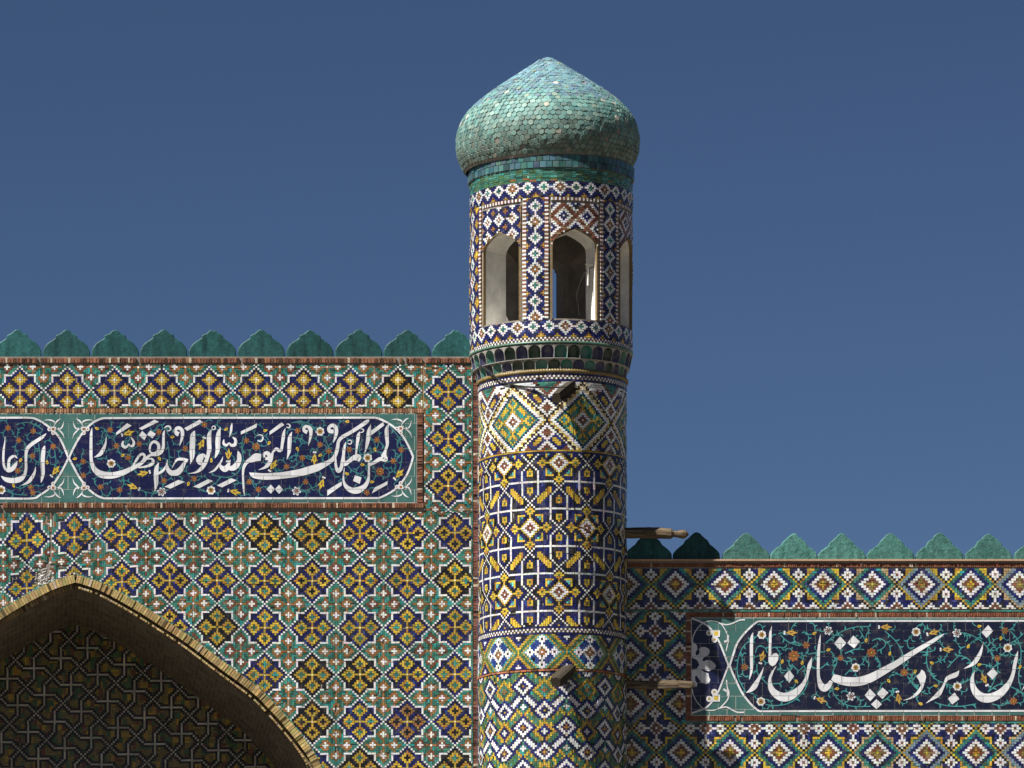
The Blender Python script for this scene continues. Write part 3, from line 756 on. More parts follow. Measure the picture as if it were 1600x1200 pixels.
def flower(pn, kind, x, y, big=1.0, rs=1.0):
    r = 5.0 * big
    if kind == 'o':
        ph = random.uniform(0, 1); pn.petals(x, y, r * .95, 6 if big < 1.3 else 7, cO, lv(8, 2), ph, .3); pn.disc(x, y, r * .3, cB, 11, 8); pn.disc(x, y, r * .16, cY, 12, 6)
    elif kind == 'w':
        pn.petals(x, y, 7.0, 7, cW, 8, .3, .36); pn.disc(x, y, 5.0, cW, 9); pn.petals(x, y, 4.4, 6, (.36, .22, .05), 10, 0, .4); pn.disc(x, y, 1.6, cB, 11, 8)
    elif kind == 's':
        pn.petals(x, y, 7.2 * rs, 6, cW, 8, .2, .28); pn.petals(x, y, 5.2 * rs, 6, (.10, .03, .03), 10, .2, .16); pn.disc(x, y, 1.4, cO, 11, 8)
    elif kind == 'y':
        a = random.uniform(0, 6.28); c, s_ = math.cos(a), math.sin(a)
        pn.conv([(x + c * u - s_ * v, y + s_ * u + c * v) for u, v in ((-3, 0), (-1, 2.3), (2, 1.8), (4.6, 0), (2, -1.8), (-1, -2.3))], cY, lv(8, 2)); pn.disc(x, y, 1.0, cB, 10, 6)
    elif kind == 'b':
        a = big; c, s_ = math.cos(a), math.sin(a); Lr = 10.5
        def tr(L_): return [(x + c * u - s_ * v, y + s_ * u + c * v) for u, v in L_]
        col = cY if rs == 1.0 else (.50, .31, .06)
        pn.conv(tr([(-Lr * .8, 0), (-3, 3.1), (2, 2.8), (Lr, 0), (2, -2.8), (-3, -3.1)]), col, 8); pn.conv(tr([(-3, 2), (2, 5), (5, 4.6), (0, 1.5)]), col, 9); pn.conv(tr([(0, -1.5), (4, -4.6), (2, -5), (-3, -2)]), col, 9)
        pn.conv(tr([(-4, 0), (-1, 1.3), (3, 0), (-1, -1.3)]), (.22, .09, .03), 10); pn.disc(*tr([(-Lr, 1.4)])[0], 1.6, cW, 10, 8); pn.disc(*tr([(-Lr, -1.4)])[0], 1.6, cW, 11, 8)
def leaf(pn, x, y, ang, L=6.0, curl=.9, w=2.0):
    col = cT
    pts = []
    for k in range(6):
        t = k / 5; pts.append((x, y, [.8, w * .8, w, w * .9, w * .5, .1][k])); a = ang + curl * 1.5 * t; x += math.cos(a) * L / 5; y += math.sin(a) * L / 5
    pn.ribbon(pts, col, lv(2, 6), 1.2)
def tendril(pn, x, y, ang, L, curl, inside, w=1.35):
    pts = []; n = max(4, int(L / 3))
    for k in range(n + 1):
        if not inside(x, y): break
        pts.append((x, y, w * (1 if k < n else .3)))
        if k and k % 2 == 0:
            q_ = 1 if (k // 2) % 2 else -1; leaf(pn, x, y, ang + q_ * .5, random.uniform(5, 8), q_ * 1.0, 1.9)
        ang += curl * (1 + .8 * k / n); x += math.cos(ang) * 3; y += math.sin(ang) * 3
    if len(pts) > 2: pn.ribbon(pts, cT, lv(2, 6), 1.4)
    return x, y
def scroll(pn, pts, inside, w=1.5):
    d = dense([(p[0], p[1], w) for p in pts], 2); pn.ribbon([(p[0], p[1], w) for p in pts], cT, lv(2, 6), 1.6)
    for i in range(4, len(d) - 1, 6):
        a = math.atan2(d[i][1] - d[i - 1][1], d[i][0] - d[i - 1][0]); sg = 1 if (i // 4) % 2 else -1
        leaf(pn, d[i][0], d[i][1], a + sg * .4, random.uniform(7, 11), sg * 1.1, 2.4)

# ---- left panel
M_GROUT = matte_mat('pale tile grout', (.50, .47, .42), sc=12)
pl = mesh_py('inscription_panel', [P(x_, y_, YL_ - .0145) for x_, y_ in ((-480, 786), (651.5, 786), (651.5, 646), (-480, 646))], [(0, 1, 2, 3)], M_GROUT, portal)
A = Panel(YL_ - .006)
A.rows([646.6, 661.2, 682, 702.5, 723, 743.8, 764.6, 785.4], -62, 651, 27.75, [12, 26])
def cart(pn, outline, closed=True, w=3.0, ground=cN, lvl=1):
    pn.tri([(p[0], p[1]) for p in outline], ground, lvl)
def lineband(pn, pts, w=3.0, col=cW, lvl=14): pn.ribbon([(p[0], p[1], w) for p in pts], col, lvl, 3)
c1 = [(107.5, 716), (115, 700), (126, 681), (141, 664), (155, 655.5), (163, 653.5), (300, 653), (450, 653), (586, 652.8), (596, 656), (612, 665), (628, 680), (638, 697), (645.5, 714),
      (640, 732), (632, 748), (618, 764), (604, 773), (592, 778.5), (450, 778.8), (300, 779), (163, 779), (152, 775), (138, 764), (124, 746), (114, 728)]
A.tri(c1, cN, 1)
for seg in (c1[0:6], c1[5:9], c1[8:14], c1[13:19], c1[18:22], c1[21:] + [c1[0]]): lineband(A, seg, 3.1, cW, 14 + (VINE[0] % 2)); VINE[0] += 1
c0 = [(107, 716), (97, 692), (88, 678), (72, 664), (57, 655.5), (45, 653), (0, 653), (-62, 653), (-62, 779), (0, 779), (50, 779), (62, 774), (80, 761), (92, 744), (101, 728)]
A.tri(c0, cN, 1); lineband(A, c0[0:8][::-1], 3.1, cW, 15); lineband(A, c0[8:] + [c0[0]], 3.1, cW, 14)
def inpoly(poly, x, y):
    r = False; n = len(poly)
    for i in range(n):
        a, b = poly[i], poly[i - 1]
        if (a[1] > y) != (b[1] > y) and x < (b[0] - a[0]) * (y - a[1]) / (b[1] - a[1]) + a[0]: r = not r
    return r
def ins_left(x, y): return (inpoly(c1, x, y) or inpoly(c0, x, y)) and 656 < y < 776
LET = []
def R(ox, oy, *pts): LET.append(('r', zz(pts, ox, oy)))
def Q(ox, oy, *pts): LET.append(('p', zz(pts, ox, oy)))
a_ = (0, 640); b_ = (130, 640); c_ = (300, 640); d_ = (460, 640)
R(*a_, (65, 340, 3), (58, 420, 14), (45, 520, 28), (42, 640, 28), (55, 720, 30), (100, 765, 40), (150, 745, 56), (195, 690, 40), (214, 645, 6))
R(*a_, (216, 612, 8), (190, 584, 26), (150, 592, 34), (118, 625, 34), (108, 680, 36), (112, 750, 40))
R(*a_, (580, 300, 6), (520, 352, 40), (400, 432, 44), (342, 490, 44), (326, 560, 36), (324, 650, 32), (324, 750, 34), (300, 828, 44), (250, 872, 66), (170, 890, 66), (90, 880, 58), (45, 858, 36), (12, 830, 6))
R(*a_, (445, 715, 4), (435, 780, 26), (400, 850, 44), (350, 910, 36), (272, 950, 4))
R(*a_, (562, 450, 4), (546, 500, 44), (536, 600, 52), (534, 700, 50), (536, 800, 46), (522, 880, 26), (512, 915, 4))
R(*b_, (110, 230, 4), (100, 300, 30), (97, 400, 36), (97, 500, 38), (98, 600, 38), (110, 680, 46), (150, 760, 66), (230, 812, 84), (350, 825, 80), (480, 796, 70), (600, 742, 54), (700, 690, 46), (760, 640, 40), (805, 595, 34), (850, 568, 30), (920, 565, 38), (975, 530, 44), (1000, 470, 36), (1003, 380, 32), (1006, 300, 28), (1018, 262, 8))
R(*b_, (618, 712, 14), (660, 640, 28), (708, 572, 32), (750, 558, 32), (768, 590, 30), (742, 645, 28), (700, 690, 20))
R(*b_, (690, 728, 16), (790, 712, 28), (855, 684, 40), (876, 644, 36), (852, 616, 24), (800, 622, 12))
R(*b_, (829, 500, 24), (845, 432, 28), (890, 402, 34), (935, 432, 38), (944, 485, 38), (920, 532, 30), (876, 548, 24), (838, 532, 20), (829, 495, 20))
R(*b_, (1014, 235, 8), (1045, 210, 20), (1083, 216, 22), (1093, 246, 18), (1070, 268, 12), (1044, 262, 5))
R(*b_, (289, 335, 4), (280, 420, 24), (250, 500, 44), (210, 560, 44), (138, 598, 4))
Q(*b_, (412, 288), (548, 172), (608, 202), (415, 320)); Q(*b_, (698, 235), (892, 128), (945, 155), (730, 258))
Q(*b_, (738, 268), (796, 325), (765, 385), (698, 325)); Q(*b_, (840, 262), (908, 305), (865, 362), (798, 315))
R(*b_, (502, 395, 18), (490, 440, 34), (520, 474, 34), (555, 455, 24), (570, 428, 8), (585, 455, 24), (620, 455, 34), (633, 410, 30), (600, 350, 12))
R(*b_, (1195, 310, 60), (1158, 290, 50), (1152, 255, 40), (1190, 230, 44), (1235, 262, 44), (1240, 330, 40), (1225, 390, 26), (1204, 458, 3))
Q(*b_, (1262, 235), (1455, 128), (1497, 160), (1300, 268))
R(*b_, (1396, 265, 4), (1372, 320, 58), (1366, 420, 68), (1362, 520, 66), (1360, 600, 50), (1338, 685, 3))
R(*c_, (243, 248, 4), (215, 320, 50), (213, 420, 54), (215, 500, 54), (195, 590, 44), (160, 680, 46), (110, 745, 44), (50, 785, 22), (-40, 802, 4))
R(*c_, (178, 600, 20), (140, 575, 50), (100, 610, 84), (95, 650, 76), (130, 680, 40), (165, 660, 20))
R(*c_, (245, 235, 8), (262, 208, 12), (288, 215, 14), (290, 243, 14), (264, 252, 10), (247, 238, 8))
R(*b_, (946, 662, 4), (916, 740, 52), (911, 850, 56), (911, 940, 44), (892, 1032, 3))
R(*b_, (878, 825, 8), (940, 800, 30), (1000, 760, 30), (1040, 700, 24), (1057, 622, 3))
R(*b_, (1045, 680, 20), (1062, 755, 50), (1110, 795, 66), (1180, 785, 76), (1232, 730, 60), (1265, 670, 40), (1304, 635, 20))
R(*b_, (1312, 628, 14), (1250, 622, 34), (1180, 625, 32), (1142, 670, 16), (1108, 738, 4))
Q(*b_, (1015, 965), (1190, 880), (1268, 905), (1090, 990)); Q(*b_, (1375, 965), (1560, 872), (1622, 895), (1450, 985))
R(*c_, (358, 220, 4), (332, 300, 50), (322, 400, 60), (321, 500, 54), (302, 570, 30), (284, 612, 3))
Q(*c_, (610, 275), (812, 175), (806, 225), (610, 315)); Q(*c_, (970, 275), (1120, 160), (1152, 195), (968, 320))
R(*c_, (500, 170, 6), (492, 220, 28), (485, 280, 26), (465, 350, 3))
R(*c_, (398, 375, 12), (394, 425, 32), (430, 448, 34), (466, 418, 14), (490, 448, 34), (538, 438, 42), (544, 380, 36), (508, 348, 14))
R(*c_, (210, 792, 4), (280, 760, 24), (330, 700, 26), (370, 640, 20), (386, 588, 3))
R(*c_, (350, 690, 24), (368, 725, 50), (415, 745, 76), (450, 700, 50), (479, 628, 4)); R(*c_, (445, 725, 40), (500, 735, 64), (550, 705, 74), (588, 640, 58), (588, 570, 50), (572, 518, 8))
R(*c_, (862, 600, 84), (800, 598, 100), (755, 622, 76), (690, 655, 46), (648, 720, 36), (637, 800, 26), (640, 900, 24), (646, 1000, 22), (656, 1082, 4))
R(*c_, (905, 600, 24), (900, 560, 34), (935, 545, 50), (968, 575, 50), (950, 615, 44), (915, 610, 34))
R(*c_, (1012, 520, 18), (1000, 570, 34), (985, 630, 44), (950, 690, 50), (905, 728, 30), (828, 756, 3))
R(*c_, (1008, 540, 20), (1050, 492, 36), (1090, 515, 40), (1116, 505, 34), (1128, 430, 36), (1140, 350, 42), (1150, 285, 30), (1166, 235, 5))
R(*c_, (1249, 280, 4), (1223, 350, 44), (1216, 450, 48), (1212, 530, 40), (1184, 628, 3))
R(*c_, (818, 385, 10), (858, 400, 18), (886, 365, 18), (874, 326, 16), (840, 316, 10), (812, 328, 5))
R(*c_, (1178, 218, 8), (1208, 230, 16), (1227, 206, 16), (1206, 182, 12), (1180, 186, 5))
R(*c_, (1440, 285, 50), (1402, 265, 40), (1402, 225, 36), (1440, 212, 34), (1478, 245, 50), (1485, 310, 38), (1472, 380, 24), (1453, 452, 3))
R(*c_, (716, 788, 4), (770, 822, 66), (900, 838, 80), (1050, 832, 82), (1200, 815, 84), (1350, 790, 90), (1450, 762, 94), (1560, 728, 90), (1680, 676, 60), (1760, 620, 50), (1800, 550, 44), (1820, 470, 42), (1830, 405, 40), (1872, 350, 44), (1980, 288, 44), (2080, 225, 46), (2180, 155, 46), (2212, 130, 14))
Q(*c_, (985, 940), (1035, 997), (985, 1053), (928, 997)); Q(*c_, (1087, 942), (1138, 1000), (1088, 1056), (1036, 998))
Q(*c_, (310, 950), (490, 860), (558, 885), (375, 975))
R(*d_, (490, 275, 46), (440, 270, 50), (432, 225, 40), (480, 198, 44), (520, 240, 50), (515, 330, 42), (484, 418, 3))
R(*d_, (642, 405, 4), (622, 480, 36), (614, 560, 36), (610, 640, 44), (625, 685, 50), (685, 645, 50), (740, 605, 60), (795, 605, 90), (806, 650, 14))
R(*d_, (768, 585, 20), (778, 480, 26), (790, 390, 40), (800, 320, 40), (816, 275, 4))
R(*d_, (512, 560, 14), (512, 640, 30), (522, 720, 34), (548, 770, 50), (584, 730, 44), (600, 640, 38), (612, 560, 30))
R(*d_, (953, 190, 4), (932, 270, 48), (920, 370, 50), (900, 470, 32), (876, 552, 3)); Q(*d_, (960, 265), (1110, 155), (1122, 200), (958, 325))
R(*d_, (1180, 178, 4), (1152, 250, 44), (1155, 350, 46), (1160, 440, 36), (1135, 520, 34), (1118, 590, 70), (1145, 630, 50), (1070, 620, 48), (1000, 662, 42), (935, 695, 30))
R(*d_, (932, 640, 28), (930, 760, 26), (925, 870, 36), (880, 958, 56), (800, 1008, 80), (720, 1012, 70), (650, 968, 50), (615, 900, 26), (614, 800, 16), (626, 728, 4))
Q(*d_, (757, 820), (838, 850), (815, 930), (733, 893)); Q(*d_, (410, 1010), (590, 900), (590, 950), (410, 1080)); Q(*d_, (965, 1050), (1000, 980), (1165, 895), (1160, 940))
R(*d_, (665, 425, 8), (698, 434, 14), (717, 406, 12), (695, 382, 10), (668, 396, 6)); R(*d_, (820, 290, 6), (850, 284, 14), (866, 260, 14), (845, 242, 10), (825, 246, 5))
def write_letters(pn, letters):
    for i, (k, pts) in enumerate(letters):
        if k == 'r': pn.ribbon(pts, cW, 16 + i % 8, 1.6)
        else: pn.tri(pts, cW, 16 + i % 8)
write_letters(A, LET)
FL = []
def fl(o, kind, *pts):
    for p in pts: FL.append((kind, p[0] / 8 + o[0], p[1] / 8 + o[1], p[2] if len(p) > 2 else 1.0))
fl(a_, 'o', (100, 230), (415, 270), (235, 385), (665, 460), (405, 580), (220, 765), (385, 975), (410, 1040), (1040, 650), (1040, 825)); fl(a_, 'y', (260, 630), (590, 665), (170, 950), (940, 615)); fl(a_, 'b', (695, 765, -.9)); fl(a_, 'w', (14, 1005))
fl(b_, 'y', (175, 240), (490, 575), (1110, 345), (950, 610), (1315, 925)); fl(b_, 'b', (565, 295, -.3), (750, 800, 2.9), (620, 965, 3.5), (1480, 430, 2.0))
fl(b_, 'o', (335, 255), (415, 455), (700, 430), (945, 280), (560, 600), (1275, 490), (1010, 890), (1385, 865), (215, 970), (455, 1005), (1515, 190)); fl(b_, 'w', (350, 675), (1597, 1010)); fl(b_, 's', (980, 1030, .8))
fl(c_, 'o', (680, 390), (800, 465, 1.3), (1320, 265), (1380, 605), (1180, 715), (715, 905), (830, 1000), (1420, 905)); fl(c_, 'y', (430, 245), (910, 265), (965, 415), (1315, 490), (240, 640)); fl(c_, 'b', (455, 565, -1.5), (1015, 695, -1.0), (535, 1030, .2), (1530, 620, 1.6)); fl(c_, 's', (1305, 1020, .8))
fl(d_, 'w', (320, 275), (915, 605)); fl(d_, 'o', (320, 440), (430, 520), (685, 500), (1030, 380), (1335, 505), (1235, 645), (1070, 775, 1.4), (905, 1040)); fl(d_, 'y', (665, 150), (325, 570), (1005, 495), (845, 690), (660, 805), (965, 905)); fl(d_, 'b', (340, 930, 1.9), (1310, 805, -.8))
def vegetate(pn, FL_, inside, extra, seed, brown=False):
    random.seed(seed)
    for k, x, y, g_ in FL_:
        flower(pn, k, x, y, g_, .9 if (brown and k in 'b') else 1.0)
        a0 = random.uniform(0, 6.28)
        for t in range(2 if k in 'yb' else 3):
            a = a0 + t * 2.1; tendril(pn, x + math.cos(a) * 4, y + math.sin(a) * 4, a, random.uniform(12, 24), random.choice((-1, 1)) * random.uniform(.12, .28), inside)
    for e_ in extra: scroll(pn, e_, inside)
EX = [zz([(200, 190), (320, 160), (430, 190), (530, 250)], *a_), zz([(480, 420), (500, 560), (480, 700)], *a_), zz([(680, 500), (700, 640), (690, 700)], *a_), zz([(80, 1020), (200, 1060), (340, 1070)], *a_),
      zz([(640, 340), (620, 480), (640, 600), (620, 700), (560, 800), (440, 850), (250, 820)], *c_), zz([(1240, 170), (1350, 150), (1480, 190), (1530, 260)], *c_), zz([(1260, 350), (1360, 370), (1430, 420)], *c_),
      zz([(0, 160), (90, 165), (200, 220), (290, 240)], *d_), zz([(340, 300), (390, 380), (430, 480)], *d_), zz([(1180, 200), (1270, 300), (1320, 400), (1340, 520), (1340, 640), (1310, 760)], *d_), zz([(860, 370), (810, 470), (830, 590)], *d_), zz([(1050, 390), (1110, 450), (1130, 500)], *d_),
      zz([(660, 690), (720, 760), (830, 810)], *d_), zz([(90, 1030), (200, 990), (300, 950)], *d_), zz([(430, 560), (440, 700), (520, 850)], *d_), zz([(700, 1000), (820, 1040), (930, 1050)], *b_), zz([(1050, 400), (1070, 520), (1080, 700)], *b_), zz([(860, 300), (960, 190), (1000, 250)], *b_), zz([(400, 330), (300, 350), (200, 430), (160, 430)], *b_)]
vegetate(A, FL, ins_left, EX, 5)
def ornament(pn, x, y, sx, sy, sc=1.0):
    """white three-lobed knot with leafy scrolls in the teal corner; sx, sy point into the corner"""
    def T(u, v): return (x + sx * u * sc, y + sy * v * sc)
    pn.conv([T(-4, -4), T(4, -3), T(5, 4), T(-4, 4.5)], cW, 24); pn.disc(*T(-6.5, 0), 3.3 * sc, cW, 25); pn.disc(*T(0, -6.5), 3.3 * sc, cW, 25)
    pn.conv([T(-2.2, -2), T(2.4, -1.6), T(2.4, 2.4), T(-2, 2.4)], cO, 26); pn.disc(*T(-6.5, 0), 1.4 * sc, cO, 26, 8); pn.disc(*T(0, -6.5), 1.4 * sc, cO, 26, 8)
    def rib(*p): pn.ribbon([T(a, b) + (w,) for a, b, w in p], cW, 12 + (VINE[0] % 2), 1.2); VINE[0] += 1
    rib((1, 4, 1), (3, 10, .9), (0, 14, 2.4), (-8, 16, 1.6), (-16, 15, .2)); rib((3, 8, .8), (6, 13, 2.4), (11, 17, 1.4), (14, 17.5, .2))
    rib((4, 1, 1), (10, 0, .9), (14, 2, 2.4), (17, 8, 1.6), (18, 14, .2)); rib((8, 0, .8), (13, -4, 2.4), (17, -9, 1.6), (19, -16, .2))
    pn.disc(*T(9.5, 1.5), 1.3, cW, 12, 8)
for (x, y, sx, sy) in ((83, 671, 1, -1), (131, 671, -1, -1), (83, 762, 1, 1), (131, 762, -1, 1), (626, 670, 1, -1), (626, 761, 1, 1)): ornament(A, x, y, sx, sy, .92)
A.build(pl, None)

# ---- right panel
cT = (.06, .27, .255)
pr = mesh_py('inscription_panel', [P(x_, y_, YR - .0145) for x_, y_ in ((1079.5, 1118), (1760, 1118), (1760, 965), (1079.5, 965))], [(0, 1, 2, 3)], M_GROUT, rwall)
B = Panel(YR - .006)
B.rows([965.6, 985, 1005.5, 1026.2, 1046.6, 1067.2, 1087.6, 1108.2, 1117.6], 1080.5, 1640, 27.6, [14, 0])
e_ = (1070, 965); f_ = (1240, 965); g_ = (1400, 965)
cR = zz([(560, 600), (605, 460), (650, 330), (710, 240), (780, 160), (850, 95), (910, 48)], *e_) + [(1300, 970.5), (1500, 970.3), (1640, 970.2), (1640, 1110.8), (1500, 1111), (1300, 1111.2)] + zz([(930, 1172), (840, 1100), (720, 950), (640, 790), (590, 680)], *e_)
B.tri(cR, (.010, .012, .032), 1); lineband(B, cR[:7], 3, cW, 14); lineband(B, cR[6:10], 2.8, cW, 15); lineband(B, cR[10:14], 2.8, cW, 14); lineband(B, cR[13:] + [cR[0]], 3, cW, 15)
cL = zz([(545, 600), (480, 430), (420, 290), (320, 140), (220, 65), (84, 10), (84, 1195), (250, 1135), (340, 1050), (420, 920), (480, 770)], *e_)
B.tri(cL, (.010, .012, .045), 1); lineband(B, cL[:6], 2.8, cW, 14); lineband(B, cL[6:] + [cL[0]], 2.8, cW, 15)
med = zz([(84, 310), (120, 315), (150, 350), (155, 400), (130, 440), (140, 475), (165, 470), (185, 440), (175, 395), (205, 370), (250, 368), (300, 390), (312, 430), (290, 475), (235, 500), (215, 535), (235, 550), (275, 530), (330, 540), (360, 565), (388, 600), (375, 640), (330, 655), (300, 672), (240, 655), (215, 640), (205, 655), (240, 680), (295, 700), (300, 740), (318, 780), (300, 820), (260, 832), (205, 815), (170, 760), (145, 725), (125, 740), (130, 790), (155, 820), (150, 860), (84, 880),
          (84, 650), (150, 640), (180, 590), (150, 530), (84, 500)], *e_)
B.tri(med, cW, 16)
def arcline(p, w=1.2): B.ribbon([q + (w,) for q in zz(p, *e_)], cW, 12 + VINE[0] % 2, 1.6); VINE[0] += 1
arcline([(90, 320), (110, 220), (170, 120), (260, 55), (360, 45), (450, 80), (510, 170), (545, 270), (530, 350), (515, 420)], 1.4)
arcline([(540, 220), (530, 290), (490, 300)], 3.0); arcline([(430, 70), (520, 90), (600, 70), (680, 35), (750, 28)], 2.0)
arcline([(90, 890), (110, 980), (170, 1080), (250, 1150), (350, 1160), (440, 1130)], 1.4); arcline([(440, 1130), (520, 1120), (600, 1160), (660, 1185), (740, 1185)], 2.2); arcline([(520, 780), (530, 880), (550, 940), (530, 1030), (440, 1130)], 2.0); arcline([(480, 895), (530, 930), (545, 980)], 3.2)
for (x, y, sy) in ((1119, 990, -1), (1119, 1091, 1)):
    B.conv([(x - 6, y - 5.5), (x + 6, y - 5.5), (x + 5.5, y + 5.5), (x - 6, y + 5.5)], cW, 24); B.conv([(x - 3.5, y - 3.5), (x + 3.5, y - 3.5), (x + 3, y + 3.2), (x - 3.5, y + 3.2)], cY, 26)
    B.disc(x - 11, y + sy * 1, 5, cW, 25); B.disc(x - 3, y - sy * 9.5, 5, cW, 25); B.disc(x - 11, y + sy * 1, 2.2, (.4, .28, .07), 26); B.disc(x - 3, y - sy * 9.5, 2.2, (.4, .28, .07), 26)
LET = []
R(*e_, (852, 188, 4), (834, 260, 36), (831, 400, 40), (832, 550, 38), (832, 650, 34), (820, 720, 20), (803, 778, 3)); R(*e_, (1085, 110, 3), (1068, 200, 30), (1065, 350, 34), (1063, 490, 38))
Q(*e_, (1045, 480), (1080, 480), (1110, 450), (1145, 445), (1172, 475), (1165, 530), (1130, 590), (1095, 610), (1060, 590), (1042, 550))
R(*e_, (984, 622, 3), (955, 700, 26), (915, 780, 44), (870, 860, 66), (820, 910, 44), (763, 942, 4))
R(*e_, (1142, 608, 3), (1090, 690, 26), (1062, 780, 38), (1075, 880, 66), (1135, 955, 92), (1220, 995, 108), (1310, 982, 108), (1400, 925, 88), (1468, 850, 56), (1518, 760, 40), (1540, 670, 40), (1560, 590, 48), (1588, 498, 4))
Q(*e_, (1303, 655), (1365, 735), (1303, 817), (1240, 735))
R(*f_, (334, 212, 3), (323, 300, 26), (313, 400, 34), (308, 520, 36), (306, 650, 36), (312, 760, 42), (340, 845, 74), (380, 882, 92), (432, 855, 70), (472, 795, 44))
R(*f_, (482, 745, 70), (530, 765, 100), (610, 790, 104), (700, 802, 112), (820, 798, 112), (940, 764, 108), (1060, 704, 98), (1180, 636, 86), (1300, 566, 76), (1400, 500, 70), (1500, 436, 62), (1600, 376, 56), (1700, 318, 50), (1790, 262, 40), (1878, 208, 8))
Q(*f_, (580, 235), (656, 320), (580, 405), (504, 325)); Q(*f_, (745, 225), (826, 300), (755, 386), (670, 320))
Q(*f_, (950, 890), (1027, 970), (955, 1046), (888, 975)); Q(*f_, (1110, 875), (1182, 940), (1110, 1021), (1040, 955)); Q(*f_, (1035, 1020), (1102, 1085), (1035, 1146), (966, 1085))
Q(*g_, (318, 648), (355, 680), (375, 740), (360, 810), (330, 860), (300, 830), (282, 780), (250, 735), (295, 695)); R(*g_, (335, 830, 34), (302, 900, 40), (240, 970, 34), (170, 1012, 18), (88, 1036, 3))
R(*g_, (787, 662, 3), (750, 712, 58), (690, 738, 56), (640, 762, 48), (610, 810, 28), (580, 880, 34), (530, 955, 58), (460, 1012, 34), (372, 1072, 3)); R(*g_, (1093, 308, 3), (1070, 390, 24), (1040, 470, 46), (990, 550, 54), (930, 600, 34), (846, 640, 3))
Q(*g_, (1150, 95), (1212, 170), (1130, 256), (1066, 185)); Q(*g_, (1210, 630), (1270, 700), (1205, 776), (1133, 705)); Q(*g_, (730, 938), (790, 1020), (700, 1087), (646, 1015))
R(*g_, (982, 668, 3), (952, 760, 40), (960, 860, 66), (1005, 945, 92), (1080, 1000, 110), (1180, 1004, 110), (1290, 955, 98), (1370, 878, 78), (1430, 790, 54), (1465, 690, 42), (1480, 600, 44), (1500, 510, 40), (1522, 418, 3)); R(*g_, (1640, 800, 30), (1610, 850, 18), (1568, 918, 2))
write_letters(B, LET); FL = []
fl(e_, 'w', (960, 215), (950, 1050)); fl(e_, 'o', (745, 620, 1.2), (1515, 345, 1.2), (1360, 480, 1.9)); fl(e_, 'y', (1215, 555), (1465, 570), (1390, 795)); fl(e_, 'b', (965, 490, -1.3), (1330, 190, 0))
fl(f_, 's', (430, 165, 1.15), (715, 985, 1.15)); fl(f_, 'w', (775, 625), (1530, 180)); fl(f_, 'o', (585, 505), (970, 440, 1.6), (1380, 685, 1.3)); fl(f_, 'y', (255, 200), (430, 405), (545, 890), (905, 290), (1200, 455), (1185, 790)); fl(f_, 'b', (1150, 120, 0), (340, 1030, .35), (1310, 1010, 1.4))
fl(g_, 'w', (1395, 380), (765, 860)); fl(g_, 's', (760, 195, 1.1)); fl(g_, 'o', (1360, 165, 1.2), (1265, 510, 1.1), (1465, 1045, 1.3)); fl(g_, 'y', (900, 365), (450, 570), (1035, 110), (1035, 590), (500, 855), (310, 1080), (1550, 615), (240, 670), (1310, 255)); fl(g_, 'b', (470, 185, -.3), (640, 400, 0), (1100, 770, -2.0))
EX = [zz(p, *o) for o, p in ((e_, [(1010, 1090), (1150, 1100), (1300, 1070), (1430, 980), (1520, 860), (1545, 700)]), (e_, [(890, 240), (760, 330), (690, 440), (655, 600), (670, 760), (760, 930)]), (e_, [(1190, 215), (1300, 310), (1440, 355)]),
      (e_, [(880, 440), (920, 360), (1000, 380), (1030, 440)]), (e_, [(900, 580), (910, 700), (980, 780), (1030, 830)]), (e_, [(1090, 830), (1180, 820), (1230, 790)]), (e_, [(1060, 390), (1140, 370), (1240, 380)]), (e_, [(1340, 580), (1330, 640), (1220, 660), (1180, 570)]), (e_, [(1350, 600), (1420, 660), (1490, 600)]),
      (f_, [(400, 320), (520, 220), (660, 150), (800, 115), (940, 115)]), (f_, [(470, 800), (500, 950), (600, 1060), (740, 1110), (960, 1110)]), (f_, [(1140, 170), (1260, 280), (1340, 400), (1390, 560)]), (f_, [(640, 450), (760, 400), (880, 400)]), (f_, [(1090, 1060), (1180, 1000), (1260, 930)]), (f_, [(980, 290), (1060, 260), (1140, 300), (1130, 370), (1040, 420)]),
      (f_, [(1040, 500), (1080, 580), (1070, 650)]), (f_, [(640, 720), (700, 660), (740, 640)]), (f_, [(520, 500), (540, 560), (500, 650), (480, 720)]), (f_, [(820, 150), (860, 220), (900, 300)]), (f_, [(180, 460), (300, 440), (250, 520), (220, 600), (320, 640), (430, 560)]),
      (g_, [(640, 200), (520, 230), (420, 330), (380, 480), (400, 640), (480, 760), (600, 820), (720, 850), (860, 810), (940, 740), (960, 620), (900, 520), (800, 480), (720, 540), (640, 630)]), (g_, [(850, 190), (980, 240), (1100, 330), (1230, 500), (1270, 640), (1220, 800), (1150, 930)]), (g_, [(1430, 170), (1520, 280), (1560, 420), (1550, 620), (1530, 750), (1560, 900)]),
      (g_, [(480, 1060), (620, 1100), (800, 1110), (1000, 1080)]), (g_, [(1150, 930), (1280, 840), (1420, 860), (1600, 950)]), (g_, [(190, 230), (140, 300), (160, 380), (230, 370)]), (g_, [(140, 730), (220, 850), (300, 920), (400, 960)]), (g_, [(220, 680), (200, 780), (280, 900)]), (g_, [(300, 430), (400, 430), (480, 410)]), (g_, [(1380, 410), (1320, 470), (1270, 520)]), (g_, [(1410, 330), (1500, 280), (1590, 200)]), (g_, [(1160, 230), (1170, 300), (1250, 360)]), (g_, [(1200, 1080), (1320, 1100), (1420, 1050)]))]
vegetate(B, FL, lambda x, y: inpoly(cR, x, y) and 973 < y < 1108, EX, 9, True)
B.build(pr, None)

